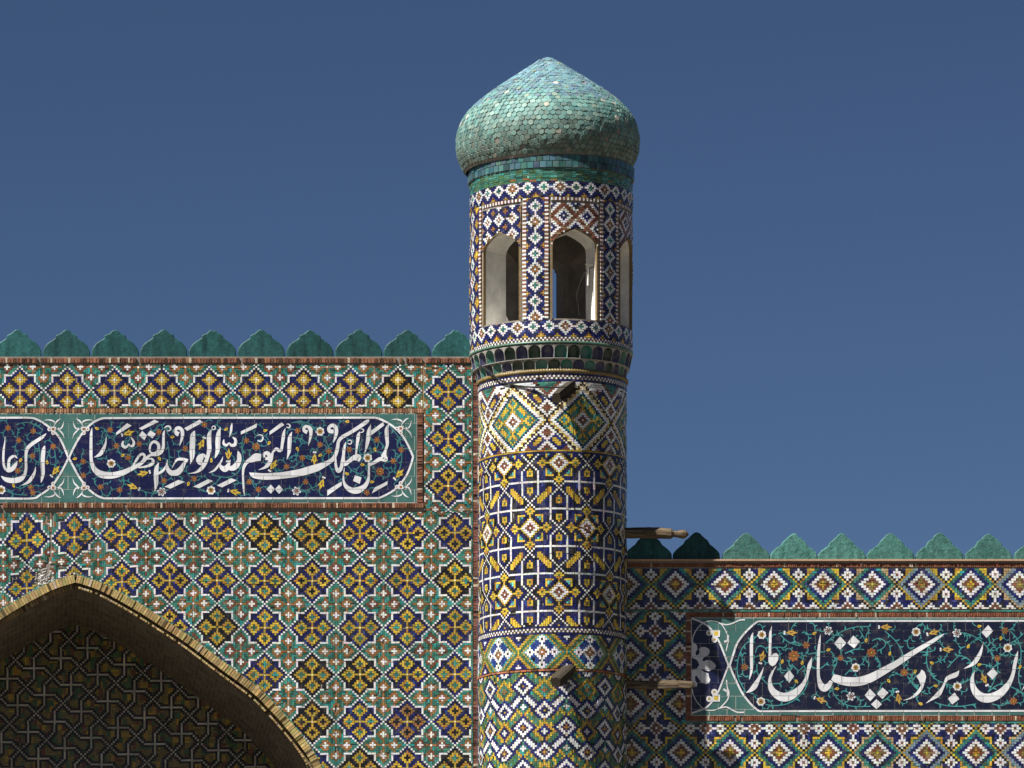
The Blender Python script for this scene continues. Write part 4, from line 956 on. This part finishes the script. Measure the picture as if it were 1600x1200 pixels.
# ------------------------------------------------------------------ the minaret
random.seed(21)
TX, TY = X(863, 0), 0.0
tower = thing('minaret', 'round mosaic minaret with arched lantern windows and a turquoise tiled onion dome', 'minaret', (TX, TY, 0))
RS = 1.13; RDm = 1.245; DX = X(861, 0)
def zf(y, R_): return CZ + (VY - y) / F * (D - R_)
def lathe(name, prof, cx, cy, mat, parent, n=96, smooth=True, a0=0):
    V = []; Fs = []; m = len(prof)
    for i in range(n):
        a = a0 + 2 * math.pi * i / n
        for r, z in prof: V.append((cx + r * math.sin(a), cy - r * math.cos(a), z))
    for i in range(n):
        j = (i + 1) % n
        for k in range(m - 1): Fs.append((i * m + k, j * m + k, j * m + k + 1, i * m + k + 1))
    return mesh_py(name, V, Fs, mat, parent, smooth)
lathe('shaft', [(RS, 0), (RS, zf(575, RS))], TX, TY, M_MORTAR, tower)
ua = 3.25                                   # arc px of one brick unit on the shaft
RA = RS * 100
def ang(xpix, R_=RS, c=863): return math.asin((xpix - c) / (R_ * 100)) - math.radians(5.1)
def uu(xpix): return ang(xpix) * RA
span = (-RA * math.radians(170), RA * math.radians(170))
mapS = cyl_map(TX, TY, RS)
def sec(name, y0, y1, xc, yc, fn, u=ua, v=3.25, maxlen=3, period=None):
    uc = uu(xc); rs_ = lay(span[0], span[1], y0, y1, uc, yc, u, v, fn, maxlen); bricks(name, rs_, mapS, tower)
sec('shaft_mosaic', 583, 586, 803, 584.5, solid(NV, 0), v=3)
sec('shaft_mosaic', 586.2, 592.8, 803, 587.8, pat_check, u=3.3, v=3.3)
sec('shaft_mosaic', 593, 596, 803, 594.5, solid(NV, 0), v=3)
sec('shaft_mosaic', 596.2, 702.8, 803, 656, pat_sec1, v=3.22, u=110.5 / 34)
sec('shaft_mosaic', 703, 705.6, 803, 704.4, solid(MU, 0), v=3)
sec('shaft_mosaic', 705.8, 708.4, 803, 707, solid(NV, 0), v=3)
sec('shaft_mosaic', 708.6, 978.4, 873, 723, pat_sec2, u=88.4 / 28, v=101 / 31)
sec('shaft_mosaic', 978.6, 981.4, 803, 980, solid(NV, 0), v=3)
sec('shaft_mosaic', 981.6, 988.0, 803, 983.2, pat_check, u=3.2, v=3.2)
sec('shaft_mosaic', 988.2, 991.0, 803, 989.6, solid(NV, 0), v=3)
sec('shaft_mosaic', 991.2, 1044.8, 847.5, 1018.5, pat_sec3, u=75 / 24, v=3.35)
sec('shaft_mosaic', 1049.2, 1360, 819, 1071, pat_sec4, u=66.6 / 20, v=3.25)
rs_ = course(span[0], span[1], 1045, 1049, 9)
bricks('red_brick_band', rs_, mapS, tower, M_BRICK, gap=.7, thick=.02, jit=.003, cols=brick_tones(len(rs_), (.30, .11, .055), .25, .05))

# ---- lantern drum with six arched windows
z0, z1 = zf(532, RDm), zf(238, RDm)
WIN = [math.radians(a - 5.1) for a in (-39.5, 17.5, 74.5, 131.5, 192.5, 252.0)]
zsill, zapex = zf(497.5, RDm), zf(357, RDm)
def solid_cyl(r, za, zb, n=144):
    bm = bmesh.new(); bmesh.ops.create_cone(bm, cap_ends=True, segments=n, radius1=r, radius2=r, depth=zb - za)
    bmesh.ops.translate(bm, verts=bm.verts, vec=(DX, TY, (za + zb) / 2)); me = bpy.data.meshes.new('tmp'); bm.to_mesh(me); bm.free(); return bpy.data.objects.new('tmp', me)
HW = .352
WOUT = [(-HW, zsill), (HW, zsill), (HW, zapex - .27), (HW * .985, zapex - .21), (HW * .9, zapex - .165), (HW * .72, zapex - .115), (HW * .35, zapex - .05), (0, zapex), (-HW * .35, zapex - .05), (-HW * .72, zapex - .115), (-HW * .9, zapex - .165), (-HW * .985, zapex - .21), (-HW, zapex - .27)]
def prism(a):
    n = len(WOUT); V = []
    for (r0) in (.35, 1.7):
        for (t, z) in WOUT:
            V.append((DX + r0 * math.sin(a) + t * math.cos(a), TY - r0 * math.cos(a) + t * math.sin(a), z))
    Fs = [tuple(range(n))[::-1], tuple(range(n, 2 * n))] + [(i, (i + 1) % n, (i + 1) % n + n, i + n) for i in range(n)]
    me = bpy.data.meshes.new('tmp'); me.from_pydata(V, [], Fs); me.update()
    bm = bmesh.new(); bm.from_mesh(me); bmesh.ops.recalc_face_normals(bm, faces=bm.faces); bm.to_mesh(me); bm.free()
    return bpy.data.objects.new('tmp', me)
drum = solid_cyl(RDm, z0, z1); drum.name = 'lantern_drum'; COL.objects.link(drum)
RIN = .76
cut = [solid_cyl(RIN, zsill - .12, zapex + .25, 72)] + [prism(a) for a in WIN]
for c_o in cut:
    COL.objects.link(c_o); md = drum.modifiers.new('b', 'BOOLEAN'); md.operation = 'DIFFERENCE'; md.solver = 'EXACT'; md.object = c_o
dg = bpy.context.evaluated_depsgraph_get(); me = bpy.data.meshes.new_from_object(drum.evaluated_get(dg))
drum.modifiers.clear(); drum.data = me; me.name = 'lantern_drum'
for c_o in cut: bpy.data.objects.remove(c_o)
me.materials.clear(); me.materials.append(M_MORTAR); me.materials.append(M_PLASTER); me.materials.append(M_PLASTER_SHADE)
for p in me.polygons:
    c = p.center; q_ = math.hypot(c.x - DX, c.y - TY); p.material_index = 0 if q_ > RDm - .02 else (2 if (q_ < RIN + .01 or c.y > TY + .05) else 1)  # inner wall and rear reveals get the plaster darkened to stand for shade
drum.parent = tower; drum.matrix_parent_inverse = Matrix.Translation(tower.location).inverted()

mapD = cyl_map(DX, TY, RDm); RD100 = RDm * 100; ud = 3.1
def wx(u):                      # nearest window centre, offset along the arc
    best = min(WIN, key=lambda w: abs((u / RD100 - w + math.pi) % (2 * math.pi) - math.pi)); return ((u / RD100 - best + math.pi) % (2 * math.pi) - math.pi) * RD100
spD = (-RD100 * math.pi * .995, RD100 * math.pi * .995)
def uD(xpix): return (math.asin((xpix - 861) / RD100) - math.radians(5.1)) * RD100
allr = []
allr += lay(spD[0], spD[1], 283, 307.4, uD(875), 292, ud, ud, pat_chain('x'), 2)
allr += lay(spD[0], spD[1], 500, 526.2, uD(883), 509.5, ud, ud, pat_chain('x'), 2)
allr += lay(spD[0], spD[1], 526.4, 532.6, uD(883), 528, 3.1, 3.1, pat_check, 2)
arch_in = lambda u, y: (abs(u) < HW * 100 + 2.2) and zf(y, RDm) < np.interp(abs(u) / 100, [0, HW * .35, HW * .72, HW * .9, HW, HW + .03], [zapex, zapex - .05, zapex - .115, zapex - .165, zapex - .25, zapex - .27]) + .025
angs = sorted((w + math.pi) % (2 * math.pi) - math.pi for w in WIN)
for wi, w in enumerate(angs):
    uc = w * RD100; hw = 38.6
    kind = 0 if abs(math.degrees(w) - 12.4) < 20 or wi % 2 == 0 else 1
    k_ = 0 if abs(w - WIN[1]) < .05 else (1 if abs(w - WIN[0]) < .05 else wi % 2)
    rr_ = lay(uc - hw, uc + hw, 316.4, 400, uc + (18.6 if k_ == 0 else 0), 337, ud, ud, pat_spandrel(k_), 2, mask=lambda x, y, uc=uc: arch_in(x - uc, y)); allr += rr_
    allr += [(uc - hw + 2 * k * 3.1, uc - hw + (2 * k + 1) * 3.1, 308, 313, WH) for k in range(13)] + [(uc - hw + (2 * k + 1) * 3.1, uc - hw + (2 * k + 2) * 3.1, 308, 313, RD) for k in range(12)]
    nxt = angs[(wi + 1) % len(angs)] + (2 * math.pi if wi == len(angs) - 1 else 0)
    ua0, ub0 = uc + hw + .3, nxt * RD100 - hw - .3; mid = (ua0 + ub0) / 2; hwp = (ub0 - ua0) / 2
    cwid = max(9, 2 * int((hwp - 8.5) / ud) + 1); inner = min(hwp - 6.3, ud * cwid / 2)
    allr += lay(mid - inner, mid + inner, 308, 500, mid, 346, ud, ud, pat_chain('y'), 2)
    for sg in (-1, 1):
        e0 = mid + sg * inner; e1 = mid + sg * (inner + 6.2); xa_, xb_ = min(e0, e1), max(e0, e1)
        for k in range(62):
            y_ = 308 + k * 3.1
            if y_ + 3.1 < 500: allr.append((xa_, xb_, y_, y_ + 3.1, WH if k % 2 == 0 else (RD if k % 3 else OR)))
bricks('lantern_mosaic', allr, mapD, tower, gap=.38)
# trims round the windows
for w in WIN:
    V = []; Fs = []; V2 = []
    outl = WOUT[1:] + [WOUT[0]]; n = len(outl)
    for (t, z) in outl:
        s_ = 1.0 + .014 / HW
        for (k, rr_) in ((1.0, -.03), (1.0, .016), (s_ - .002 / HW, .018), (s_ + .006 / HW, .008)):
            zc = zapex - .3; zz_ = z if abs(z - zsill) < .001 else zc + (z - zc) * k if z > zc else z
            a2 = w + math.asin(min(.99, t * k / RDm)); r_ = RDm + rr_
            V.append((DX + r_ * math.sin(a2), TY - r_ * math.cos(a2), zz_))
    for i in range(n - 1):
        for k in range(3): Fs.append((4 * i + k, 4 * i + k + 1, 4 * (i + 1) + k + 1, 4 * (i + 1) + k))
    mesh_py('window_trim', V, Fs, matte_mat('ochre trim', (.19, .135, .065), sc=12) if w == WIN[0] else bpy.data.materials['ochre trim'], tower)
def band(name, y0, y1, R0, R1, proud, mat, cx=DX):
    za, zb = zf(y1, R1), zf(y0, R0); lathe(name, [(R1 - .03, za), (R1 + proud, za), (R0 + proud, zb), (R0 - .03, zb)], cx, TY, mat, tower, 120)
M_GREEN = glaze_mat('green ledge glaze', src='rgb', color=(.04, .13, .09)); M_OCHRE = bpy.data.materials['ochre trim']
band('green_ledge', 532.8, 536.4, RDm, RDm, .03, M_GREEN)
for w in WIN:   # frame lines beside and above each window panel
    V = []; Fs = []
    for sg in (-1, 1):
        for (ya, yb, h0, h1) in ((314, 499.6, 38.2, 39.2),):
            for (u_, y_) in ((h0, ya), (h1, ya), (h1, yb), (h0, yb)):
                a2 = w + sg * u_ / RD100; V.append((DX + (RDm + .02) * math.sin(a2), TY - (RDm + .02) * math.cos(a2), zf(y_, RDm)))
    Fs = [(0, 1, 2, 3), (7, 6, 5, 4)]
    mesh_py('frame_line', V, Fs, M_OCHRE, tower)

# ---- two tiers of little glazed niches
NG = [glaze_mat('niche teal', src='rgb', color=(.035, .19, .15), rough=.3), glaze_mat('niche navy', src='rgb', color=(.018, .025, .10), rough=.3), glaze_mat('niche bottle green', src='rgb', color=(.014, .05, .035), rough=.3)]
def niche_mesh(mat, wa, R0, R1, za, zb, depth, nm):
    V = []; Fs = []; ns, nt_ = 10, 14
    def g_(t): return 1 if t < .5 else math.sqrt(max(0, 1 - ((t - .5) / .5) ** 2.2))
    for j in range(nt_ + 1):
        t = j / nt_; Rf = R0 + (R1 - R0) * t
        for i in range(ns + 1):
            s = -1 + 2 * i / ns; a = s * wa * g_(t); r = Rf - depth * (1 - s ** 4) * (g_(t) ** .35)
            V.append((r * math.sin(a), -r * math.cos(a), za + (zb - za) * t))
    for j in range(nt_):
        for i in range(ns): a = j * (ns + 1) + i; Fs.append((a, a + 1, a + ns + 2, a + ns + 1))
    me = bpy.data.meshes.new(nm); me.from_pydata(V, [], Fs); me.update(); me.materials.append(mat)
    for p in me.polygons: p.use_smooth = True
    return me
def tier(n, y0, y1, R0, R1, phase, depth):
    """R0 bottom radius, R1 top radius"""
    cell = math.pi / n; wa = cell * .945; za, zb = zf(y1, R0), zf(y0, R1); zt = za + (zb - za) * .965
    ms = [niche_mesh(m, wa, R0, R1, za, zt, depth, 'niche') for m in NG]
    V = []; Fs = []
    for k in range(n):
        a0 = phase + 2 * cell * k
        o = bpy.data.objects.new('niche', ms[[0, 1, 0, 1, 2, 1][k % 6] if random.random() > .2 else 2]); COL.objects.link(o)
        o.parent = tower; o.matrix_parent_inverse = Matrix.Translation(tower.location).inverted(); o.location = (DX, TY, 0); o.rotation_euler = (0, 0, a0)
        def g_(t): return 1 if t < .5 else math.sqrt(max(0, 1 - ((t - .5) / .5) ** 2.2))
        for sg in (-1, 1):
            for j in range(13):
                t = j / 12; t_ = t; zz_ = za + (zt - za) * t; Rf = R0 + (R1 - R0) * t
                for aa, ex in ((sg * wa * g_(t), 0), (sg * cell, .004)): V.append((DX + (Rf + ex) * math.sin(a0 + aa), TY - (Rf + ex) * math.cos(a0 + aa), zz_))
            b = len(V) - 26
            for j in range(12):
                q = (b + 2 * j, b + 2 * j + 1, b + 2 * j + 3, b + 2 * j + 2); Fs.append(q if sg > 0 else q[::-1])
            V.append((DX + R1 * math.sin(a0), TY - R1 * math.cos(a0), zb)); V.append((DX + R1 * math.sin(a0 + sg * cell), TY - R1 * math.cos(a0 + sg * cell), zb))
            c1_ = len(V) - 2; Fs.append((b + 24, b + 25, c1_ + 1, c1_) if sg > 0 else (c1_, c1_ + 1, b + 25, b + 24))
    mesh_py('niche_frame', V, Fs, M_FRAME, tower)
    lathe('niche_backing', [(R0 - .03, za - .002), (R0 - depth - .03, za), (R1 - depth - .03, zb), (R1 - .02, zb + .002)], DX, TY, M_FRAME, tower)
M_FRAME = matte_mat('pale niche frame', (.30, .28, .24), sc=14)
tier(38, 537.0, 559.6, 1.215, 1.262, math.radians(2), .095)
tier(38, 560.2, 577.5, 1.155, 1.19, math.radians(2) + math.pi / 38, .05)
lathe('niche_ledge', [(1.13, zf(561, 1.2)), (1.218, zf(559.9, 1.2)), (1.218, zf(559, 1.2)), (1.15, zf(558.6, 1.2))], DX, TY, M_FRAME, tower)
# twisted rope moulding
def rope(y, R_, r, name):
    V = []; Fs = []; n, m = 1400, 12; zc = zf(y, R_)
    for i in range(n):
        a = 2 * math.pi * i / n
        for j in range(m):
            t = 2 * math.pi * j / m; rr_ = r * (1 + .13 * math.cos(2 * t + 170 * a)); R2 = R_ + rr_ * math.cos(t)
            V.append((TX + R2 * math.sin(a), TY - R2 * math.cos(a), zc + rr_ * math.sin(t)))
    for i in range(n):
        for j in range(m): Fs.append((i * m + j, ((i + 1) % n) * m + j, ((i + 1) % n) * m + (j + 1) % m, i * m + (j + 1) % m))
    mesh_py(name, V, Fs, glaze_mat('ochre rope glaze', src='rgb', color=(.17, .115, .03), dirt=.3), tower, True)
rope(579.6, 1.148, .035, 'rope_moulding')

# ---- neck and dome
DCX = X(855.6, 0)
PR = [(0.0, 91), (.05, 92.3), (.11, 95), (.20, 100), (.38, 112), (.60, 126.5), (.78, 138.5), (.93, 149.5), (1.08, 161), (1.20, 172), (1.305, 185), (1.37, 198), (1.41, 212), (1.418, 225), (1.405, 239), (1.365, 252), (1.31, 263), (1.275, 270)]
prof = [(r, Z(y)) for r, y in PR]
dn = [p for p in dense(prof, .02)]
dome = lathe('dome', dn, DCX, TY, matte_mat('dome bedding mortar', (.22, .20, .165), sc=10), tower)
cum = [0]
for a, b in zip(dn[:-1], dn[1:]): cum.append(cum[-1] + math.dist(a, b))
def at_s(s):
    i = int(np.searchsorted(cum, s)) ; i = min(max(i, 1), len(cum) - 1); t = (s - cum[i - 1]) / (cum[i] - cum[i - 1] or 1)
    a, b = dn[i - 1], dn[i]; r, z = a[0] + (b[0] - a[0]) * t, a[1] + (b[1] - a[1]) * t
    dr, dz = b[0] - a[0], b[1] - a[1]; l = math.hypot(dr, dz) or 1; return r, z, dr / l, dz / l
def hexmesh(R_):
    me = bpy.data.meshes.new('hex_tile'); V = []; 
    for (k, h) in ((1.0, -.012), (1.0, .004), (.9, .0075)):
        for i in range(6): a = math.pi / 6 + i * math.pi / 3; V.append((R_ * k * math.cos(a), R_ * k * math.sin(a), h))
    Fs = [tuple(range(12, 18))]
    for l in (0, 6):
        for i in range(6): j = (i + 1) % 6; Fs.append((l + i, l + j, l + 6 + j, l + 6 + i))
    me.from_pydata(V, [], Fs); me.update(); return me
M_HEXO = glaze_mat('turquoise dome tile', src='obj', rough=.6, lo=.8, hi=1.1, dirt=.3); M_HEXA = glaze_mat('turquoise dome tile ', src='attr', rough=.6, lo=.8, hi=1.1, dirt=.3)
HR = .0475; hm = hexmesh(HR); hm.materials.append(M_HEXO)
cells = []
row = 0; s = .03
while s < cum[-1] - .03:
    r, z, dr, dz = at_s(s); n = max(5, int(2 * math.pi * r / (HR * 1.80)))
    for k in range(n):
        a = 2 * math.pi * (k + .5 * (row % 2)) / n; cells.append((s, r, z, dr, dz, a, 2 * math.pi * r / n / (HR * 1.80)))
    s += HR * 1.535; row += 1
def hexcol(s, a):
    t = s / cum[-1]; q = random.random()
    c = Vector((.105, .25, .225)).lerp(Vector((.125, .27, .305)), max(0, min(1, (.62 - t) / .3)))
    if t < .6 and q < .38: c = Vector((.10, .19, .25))
    elif q < .12: c = Vector((.20, .34, .29))
    elif q < .20: c = Vector((.06, .16, .15))
    elif q > .985 and t > .4: c = Vector((.52, .50, .40))
    elif q > .965: c = Vector((.20, .29, .23))
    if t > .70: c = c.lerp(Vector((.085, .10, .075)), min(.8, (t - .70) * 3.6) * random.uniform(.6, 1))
    return c * random.uniform(.72, 1.22)
front = sorted(range(len(cells)), key=lambda i: -(math.cos(cells[i][5] + math.radians(5)) - abs(cells[i][0] / cum[-1] - .66) * 1.9))[:300]
fs = set(front); V = []; Fs = []; cs = []; basev = [v.co.copy() for v in hm.vertices]; basef = [tuple(p.vertices) for p in hm.polygons]
for i, (s, r, z, dr, dz, a, kx) in enumerate(cells):
    er = Vector((math.sin(a), -math.cos(a), 0)); et = Vector((math.cos(a), math.sin(a), 0)); up = -(er * dr + Vector((0, 0, dz))); nrm = et.cross(up).normalized()
    if nrm.dot(er * abs(dz) + Vector((0, 0, 1)) * (dr if dz < 0 else dr)) < 0 and False: nrm = -nrm
    tilt = Matrix.Rotation(random.gauss(0, .045), 4, 'X') @ Matrix.Rotation(random.gauss(0, .045), 4, 'Y') @ Matrix.Rotation(random.gauss(0, .10), 4, 'Z')
    M = Matrix((et, up, nrm)).transposed().to_4x4(); M.translation = Vector((DCX, TY, z)) + er * r + nrm * (.006 + random.gauss(0, .0025)) + up * random.gauss(0, .0035) + et * random.gauss(0, .0035)
    M = M @ tilt @ Matrix.Diagonal((min(1.02, max(.72, kx)), random.uniform(.9, 1), 1, 1)); c = hexcol(s, a)
    if i in fs:
        o = bpy.data.objects.new('hex_tile', hm); COL.objects.link(o); o.parent = dome; o.matrix_basis = M; o.color = (c.x, c.y, c.z, 1)
    elif random.random() > .012:
        b = len(V); V += [M @ v for v in basev]; Fs += [tuple(b + k for k in f) for f in basef]; cs += [tuple(c)] * len(basef)
hx = mesh_py('hex_tile_cladding', V, Fs, M_HEXA, None, colors=cs, kind='stuff'); hx.parent = dome
# neck
lathe('neck', [(RDm - .01, zf(283, RDm)), (1.262, zf(262, 1.26)), (1.262, zf(238, 1.26)), (1.20, zf(236, 1.26))], DX, TY, M_MORTAR, tower)
sp2 = (-126 * math.pi, 126 * math.pi)
rsn = [(x, x + 9.6, 241 + 10.4 * r_, 241 + 10.2 * (r_ + 1), random.choice((GB, GB, TL)) ) for r_ in range(2) for x in np.arange(sp2[0] + 4.8 * r_, sp2[1] - 10, 9.8)]
bricks('neck_tile', rsn, cyl_map(DX, TY, 1.265), tower, gap=.5, cols=np.array([(.05, .12, .125)]) * (1 + .5 * rng.normal(0, .5, (len(rsn), 1)).clip(-1, 1)) * (1 + rng.normal(0, .12, (len(rsn), 3))))
rsn = lay(-125 * math.pi, 125 * math.pi, 262, 283, 0, 272, 3.6, 3.0, lambda A_, B_: (np.where(h2(A_ // 3, B_, 3) < .6, TL, np.where(h2(A_ // 3, B_, 3) < .9, GR, np.where(B_ < -1, OR, LT))), np.zeros(A_.shape, int)), 3)
bricks('neck_brick', rsn, cyl_map(DX, TY, 1.262, RDm, 262, 283), tower)
bpy.context.view_layer.update()

# ------------------------------------------------------------------ timbers, cable, lamp holder
def timber(name, p0, p1, radii, label, seed=1, n=14, sq=.0, group=None, mat=None):
    """radii: list of (t along, radius). mesh built along local z"""
    rd = random.Random(seed); p0, p1 = Vector(p0), Vector(p1); L = (p1 - p0).length; rings = 26; V = []; Fs = []
    ph = [rd.uniform(0, 6.28) for _ in range(6)]; lob = [1 + .20 * rd.uniform(-1, 1) for _ in range(n)]
    for i in range(rings + 1):
        t = i / rings; r = float(np.interp(t, [a for a, b in radii], [b for a, b in radii]))
        wob = (.006 * math.sin(3.1 * t * L * 3 + ph[0]), .006 * math.sin(2.3 * t * L * 3 + ph[1]))
        for j in range(n):
            a = 2 * math.pi * j / n; k = lob[j] * (1 + rd.uniform(-.03, .03))
            if sq: k *= 1 / max(abs(math.cos(a)), abs(math.sin(a))) ** sq
            V.append((wob[0] + r * k * math.cos(a), wob[1] + r * k * math.sin(a), t * L))
    for i in range(rings):
        for j in range(n): Fs.append((i * n + j, i * n + (j + 1) % n, (i + 1) * n + (j + 1) % n, (i + 1) * n + j))
    Fs.append(tuple(range(n))[::-1]); Fs.append(tuple(rings * n + j for j in range(n)))
    o = mesh_py(name, V, Fs, mat or M_WOOD); o.location = p0; o.rotation_euler = (p1 - p0).to_track_quat('Z', 'Y').to_euler()
    o['label'] = label; o['category'] = 'timber'
    if group: o['group'] = group
    return o
YBm = -.28
timber('timber_beam', P(955, 832, YBm), P(1076, 834.5, YBm), [(0, .07), (.60, .075), (.78, .068), (.80, .062), (.805, .04), (.83, .042), (.93, .062), (.985, .045), (1, .012)], 'weathered timber with a knobbed end sticking out of the minaret just above the low wall merlons', 3)
timber('timber_beam', P(955, 1069, YBm), P(1086, 1070, YBm), [(0, .06), (.77, .062), (.775, .05), (.785, .05), (.79, .058), (.97, .05), (1, .02)], 'cut timber sticking out of the minaret across the left edge of the low wall inscription', 4, sq=.5)
M_CHAR = matte_mat('rotten dark timber', (.045, .036, .024), sc=20, bs=60, bst=1)
def stub(name, root, tip, r, label, seed):
    timber(name, root, tip, [(0, r), (.75, r * 1.1), (1, r * .95)], label, seed, sq=.7, mat=M_CHAR)
def on_shaft(xpix, y, out=0):
    a = ang(xpix); r = RS + out; return Vector((TX + r * math.sin(a), TY - r * math.cos(a), zf(y, RS)))
r1 = on_shaft(900, 598, -.1); stub('timber_stub', r1, r1 + Vector((-.32, -.50, -.31)), .085, 'dark broken timber stub jutting from the shaft just below the rope moulding', 5)
r2 = on_shaft(897, 1040, -.1); stub('timber_stub', r2, r2 + Vector((-.30, -.50, -.30)), .08, 'dark broken timber stub jutting from the shaft over the thin red brick band', 6)
def socket(root, n_=60, spread=.10, seed=3):
    rd = random.Random(seed); V = []; Fs = []; cs = []; a0 = math.atan2(root.x - TX, -(root.y - TY)); zc = root.z
    for i in range(n_):
        aa = rd.uniform(0, 6.28); q_ = abs(rd.gauss(spread, .022)); da = q_ * math.cos(aa) / RS; z = zc + q_ * math.sin(aa) * .85; b = len(V); r_ = rd.uniform(.008, .022)
        c0 = Vector((TX + (RS + .012) * math.sin(a0 + da), TY - (RS + .012) * math.cos(a0 + da), z))
        for v in ((1, 0, 0), (-1, 0, 0), (0, 1, 0), (0, -1, 0), (0, 0, 1), (0, 0, -1)): V.append(c0 + Vector(v) * r_ * rd.uniform(.6, 1.4))
        t = rd.uniform(.12, .34)
        for f in ((0, 2, 4), (2, 1, 4), (1, 3, 4), (3, 0, 4), (2, 0, 5), (1, 2, 5), (3, 1, 5), (0, 3, 5)): Fs.append(tuple(b + k for k in f)); cs.append((t, t * .92, t * .8))
    mesh_py('socket_mortar', V, Fs, M_BRICK, tower, colors=cs, kind='stuff')
socket(r1, seed=3); socket(r2, seed=4)
def cable(name, pts, r, label, cat='cable', col=(.007, .007, .007), rough=.9):
    cu = bpy.data.curves.new(name, 'CURVE'); cu.dimensions = '3D'; cu.bevel_depth = r; cu.bevel_resolution = 2
    sp = cu.splines.new('NURBS'); sp.points.add(len(pts) - 1); sp.order_u = 3; sp.use_endpoint_u = True
    for p, q in zip(sp.points, pts): p.co = (*q, 1)
    o = bpy.data.objects.new(name, cu); COL.objects.link(o); me = bpy.data.meshes.new_from_object(o); bpy.data.objects.remove(o)
    m, n, b = newmat(name + ' sheath'); b.inputs['Base Color'].default_value = (*col, 1); b.inputs['Roughness'].default_value = rough
    me.materials.clear(); me.materials.append(m); o = bpy.data.objects.new(name, me); COL.objects.link(o)
    if label: o['label'] = label; o['category'] = cat
    return o
cp = []
for x, y, dR in ((758, 556, .12), (770, 566, .12), (782, 584, .08), (792, 592, .07), (803, 598, .05), (820, 603, .05), (845, 606, .08), (868, 609, .22), (878, 610, .30)):
    cp.append(on_shaft(x, y, dR))
cable('hanging_cable', cp, .014, 'thin black cable drooping over the rope moulding to the upper timber stub')
cp = [on_shaft(x, y, .025) for x, y in ((893, 660), (896, 690), (894, 720), (897, 750), (893, 790), (903, 812), (898, 850), (896, 900))]
cable('thin_wire', cp, .004, 'hair-thin dark wire running down the lit face of the shaft below the stub', 'wire')
# fixture inside the middle window
wc = WIN[1]
def inwin(px, py, dep): return Vector((X(px, dep), dep, Z(py, dep)))
fx = cable('lamp_bracket', [inwin(914, 413, -1.02), inwin(920, 414, -1.0), inwin(929, 413.5, -.98)], .008, 'pale lamp bracket with a white tube hanging in the middle lantern window', 'lamp', (.5, .48, .42))
t1 = cable('tube', [inwin(918.5, 418, -1.0), inwin(918.5, 433, -1.0), inwin(918.5, 446, -1.0)], .014, None, col=(.75, .74, .68)); t1.parent = fx
t2 = cable('arm', [inwin(919, 420, -1.0), inwin(924, 418.5, -1.0), inwin(929, 417, -.98)], .008, None, col=(.10, .09, .07)); t2.parent = fx
t3 = cable('hanging_strap', [inwin(921, 421, -1.0), inwin(922, 436, -1.0), inwin(921, 451, -1.0)], .006, None, col=(.04, .04, .03)); t3.parent = fx
cable('lamp_wire', [inwin(917, 421, -1.02), inwin(908, 437, -1.05), inwin(903, 455, -1.05), inwin(900, 462, -1.05), inwin(904, 480, -1.05), inwin(905, 494, -1.05)], .006, 'dark wire curving down inside the middle lantern window from the lamp bracket', 'wire')
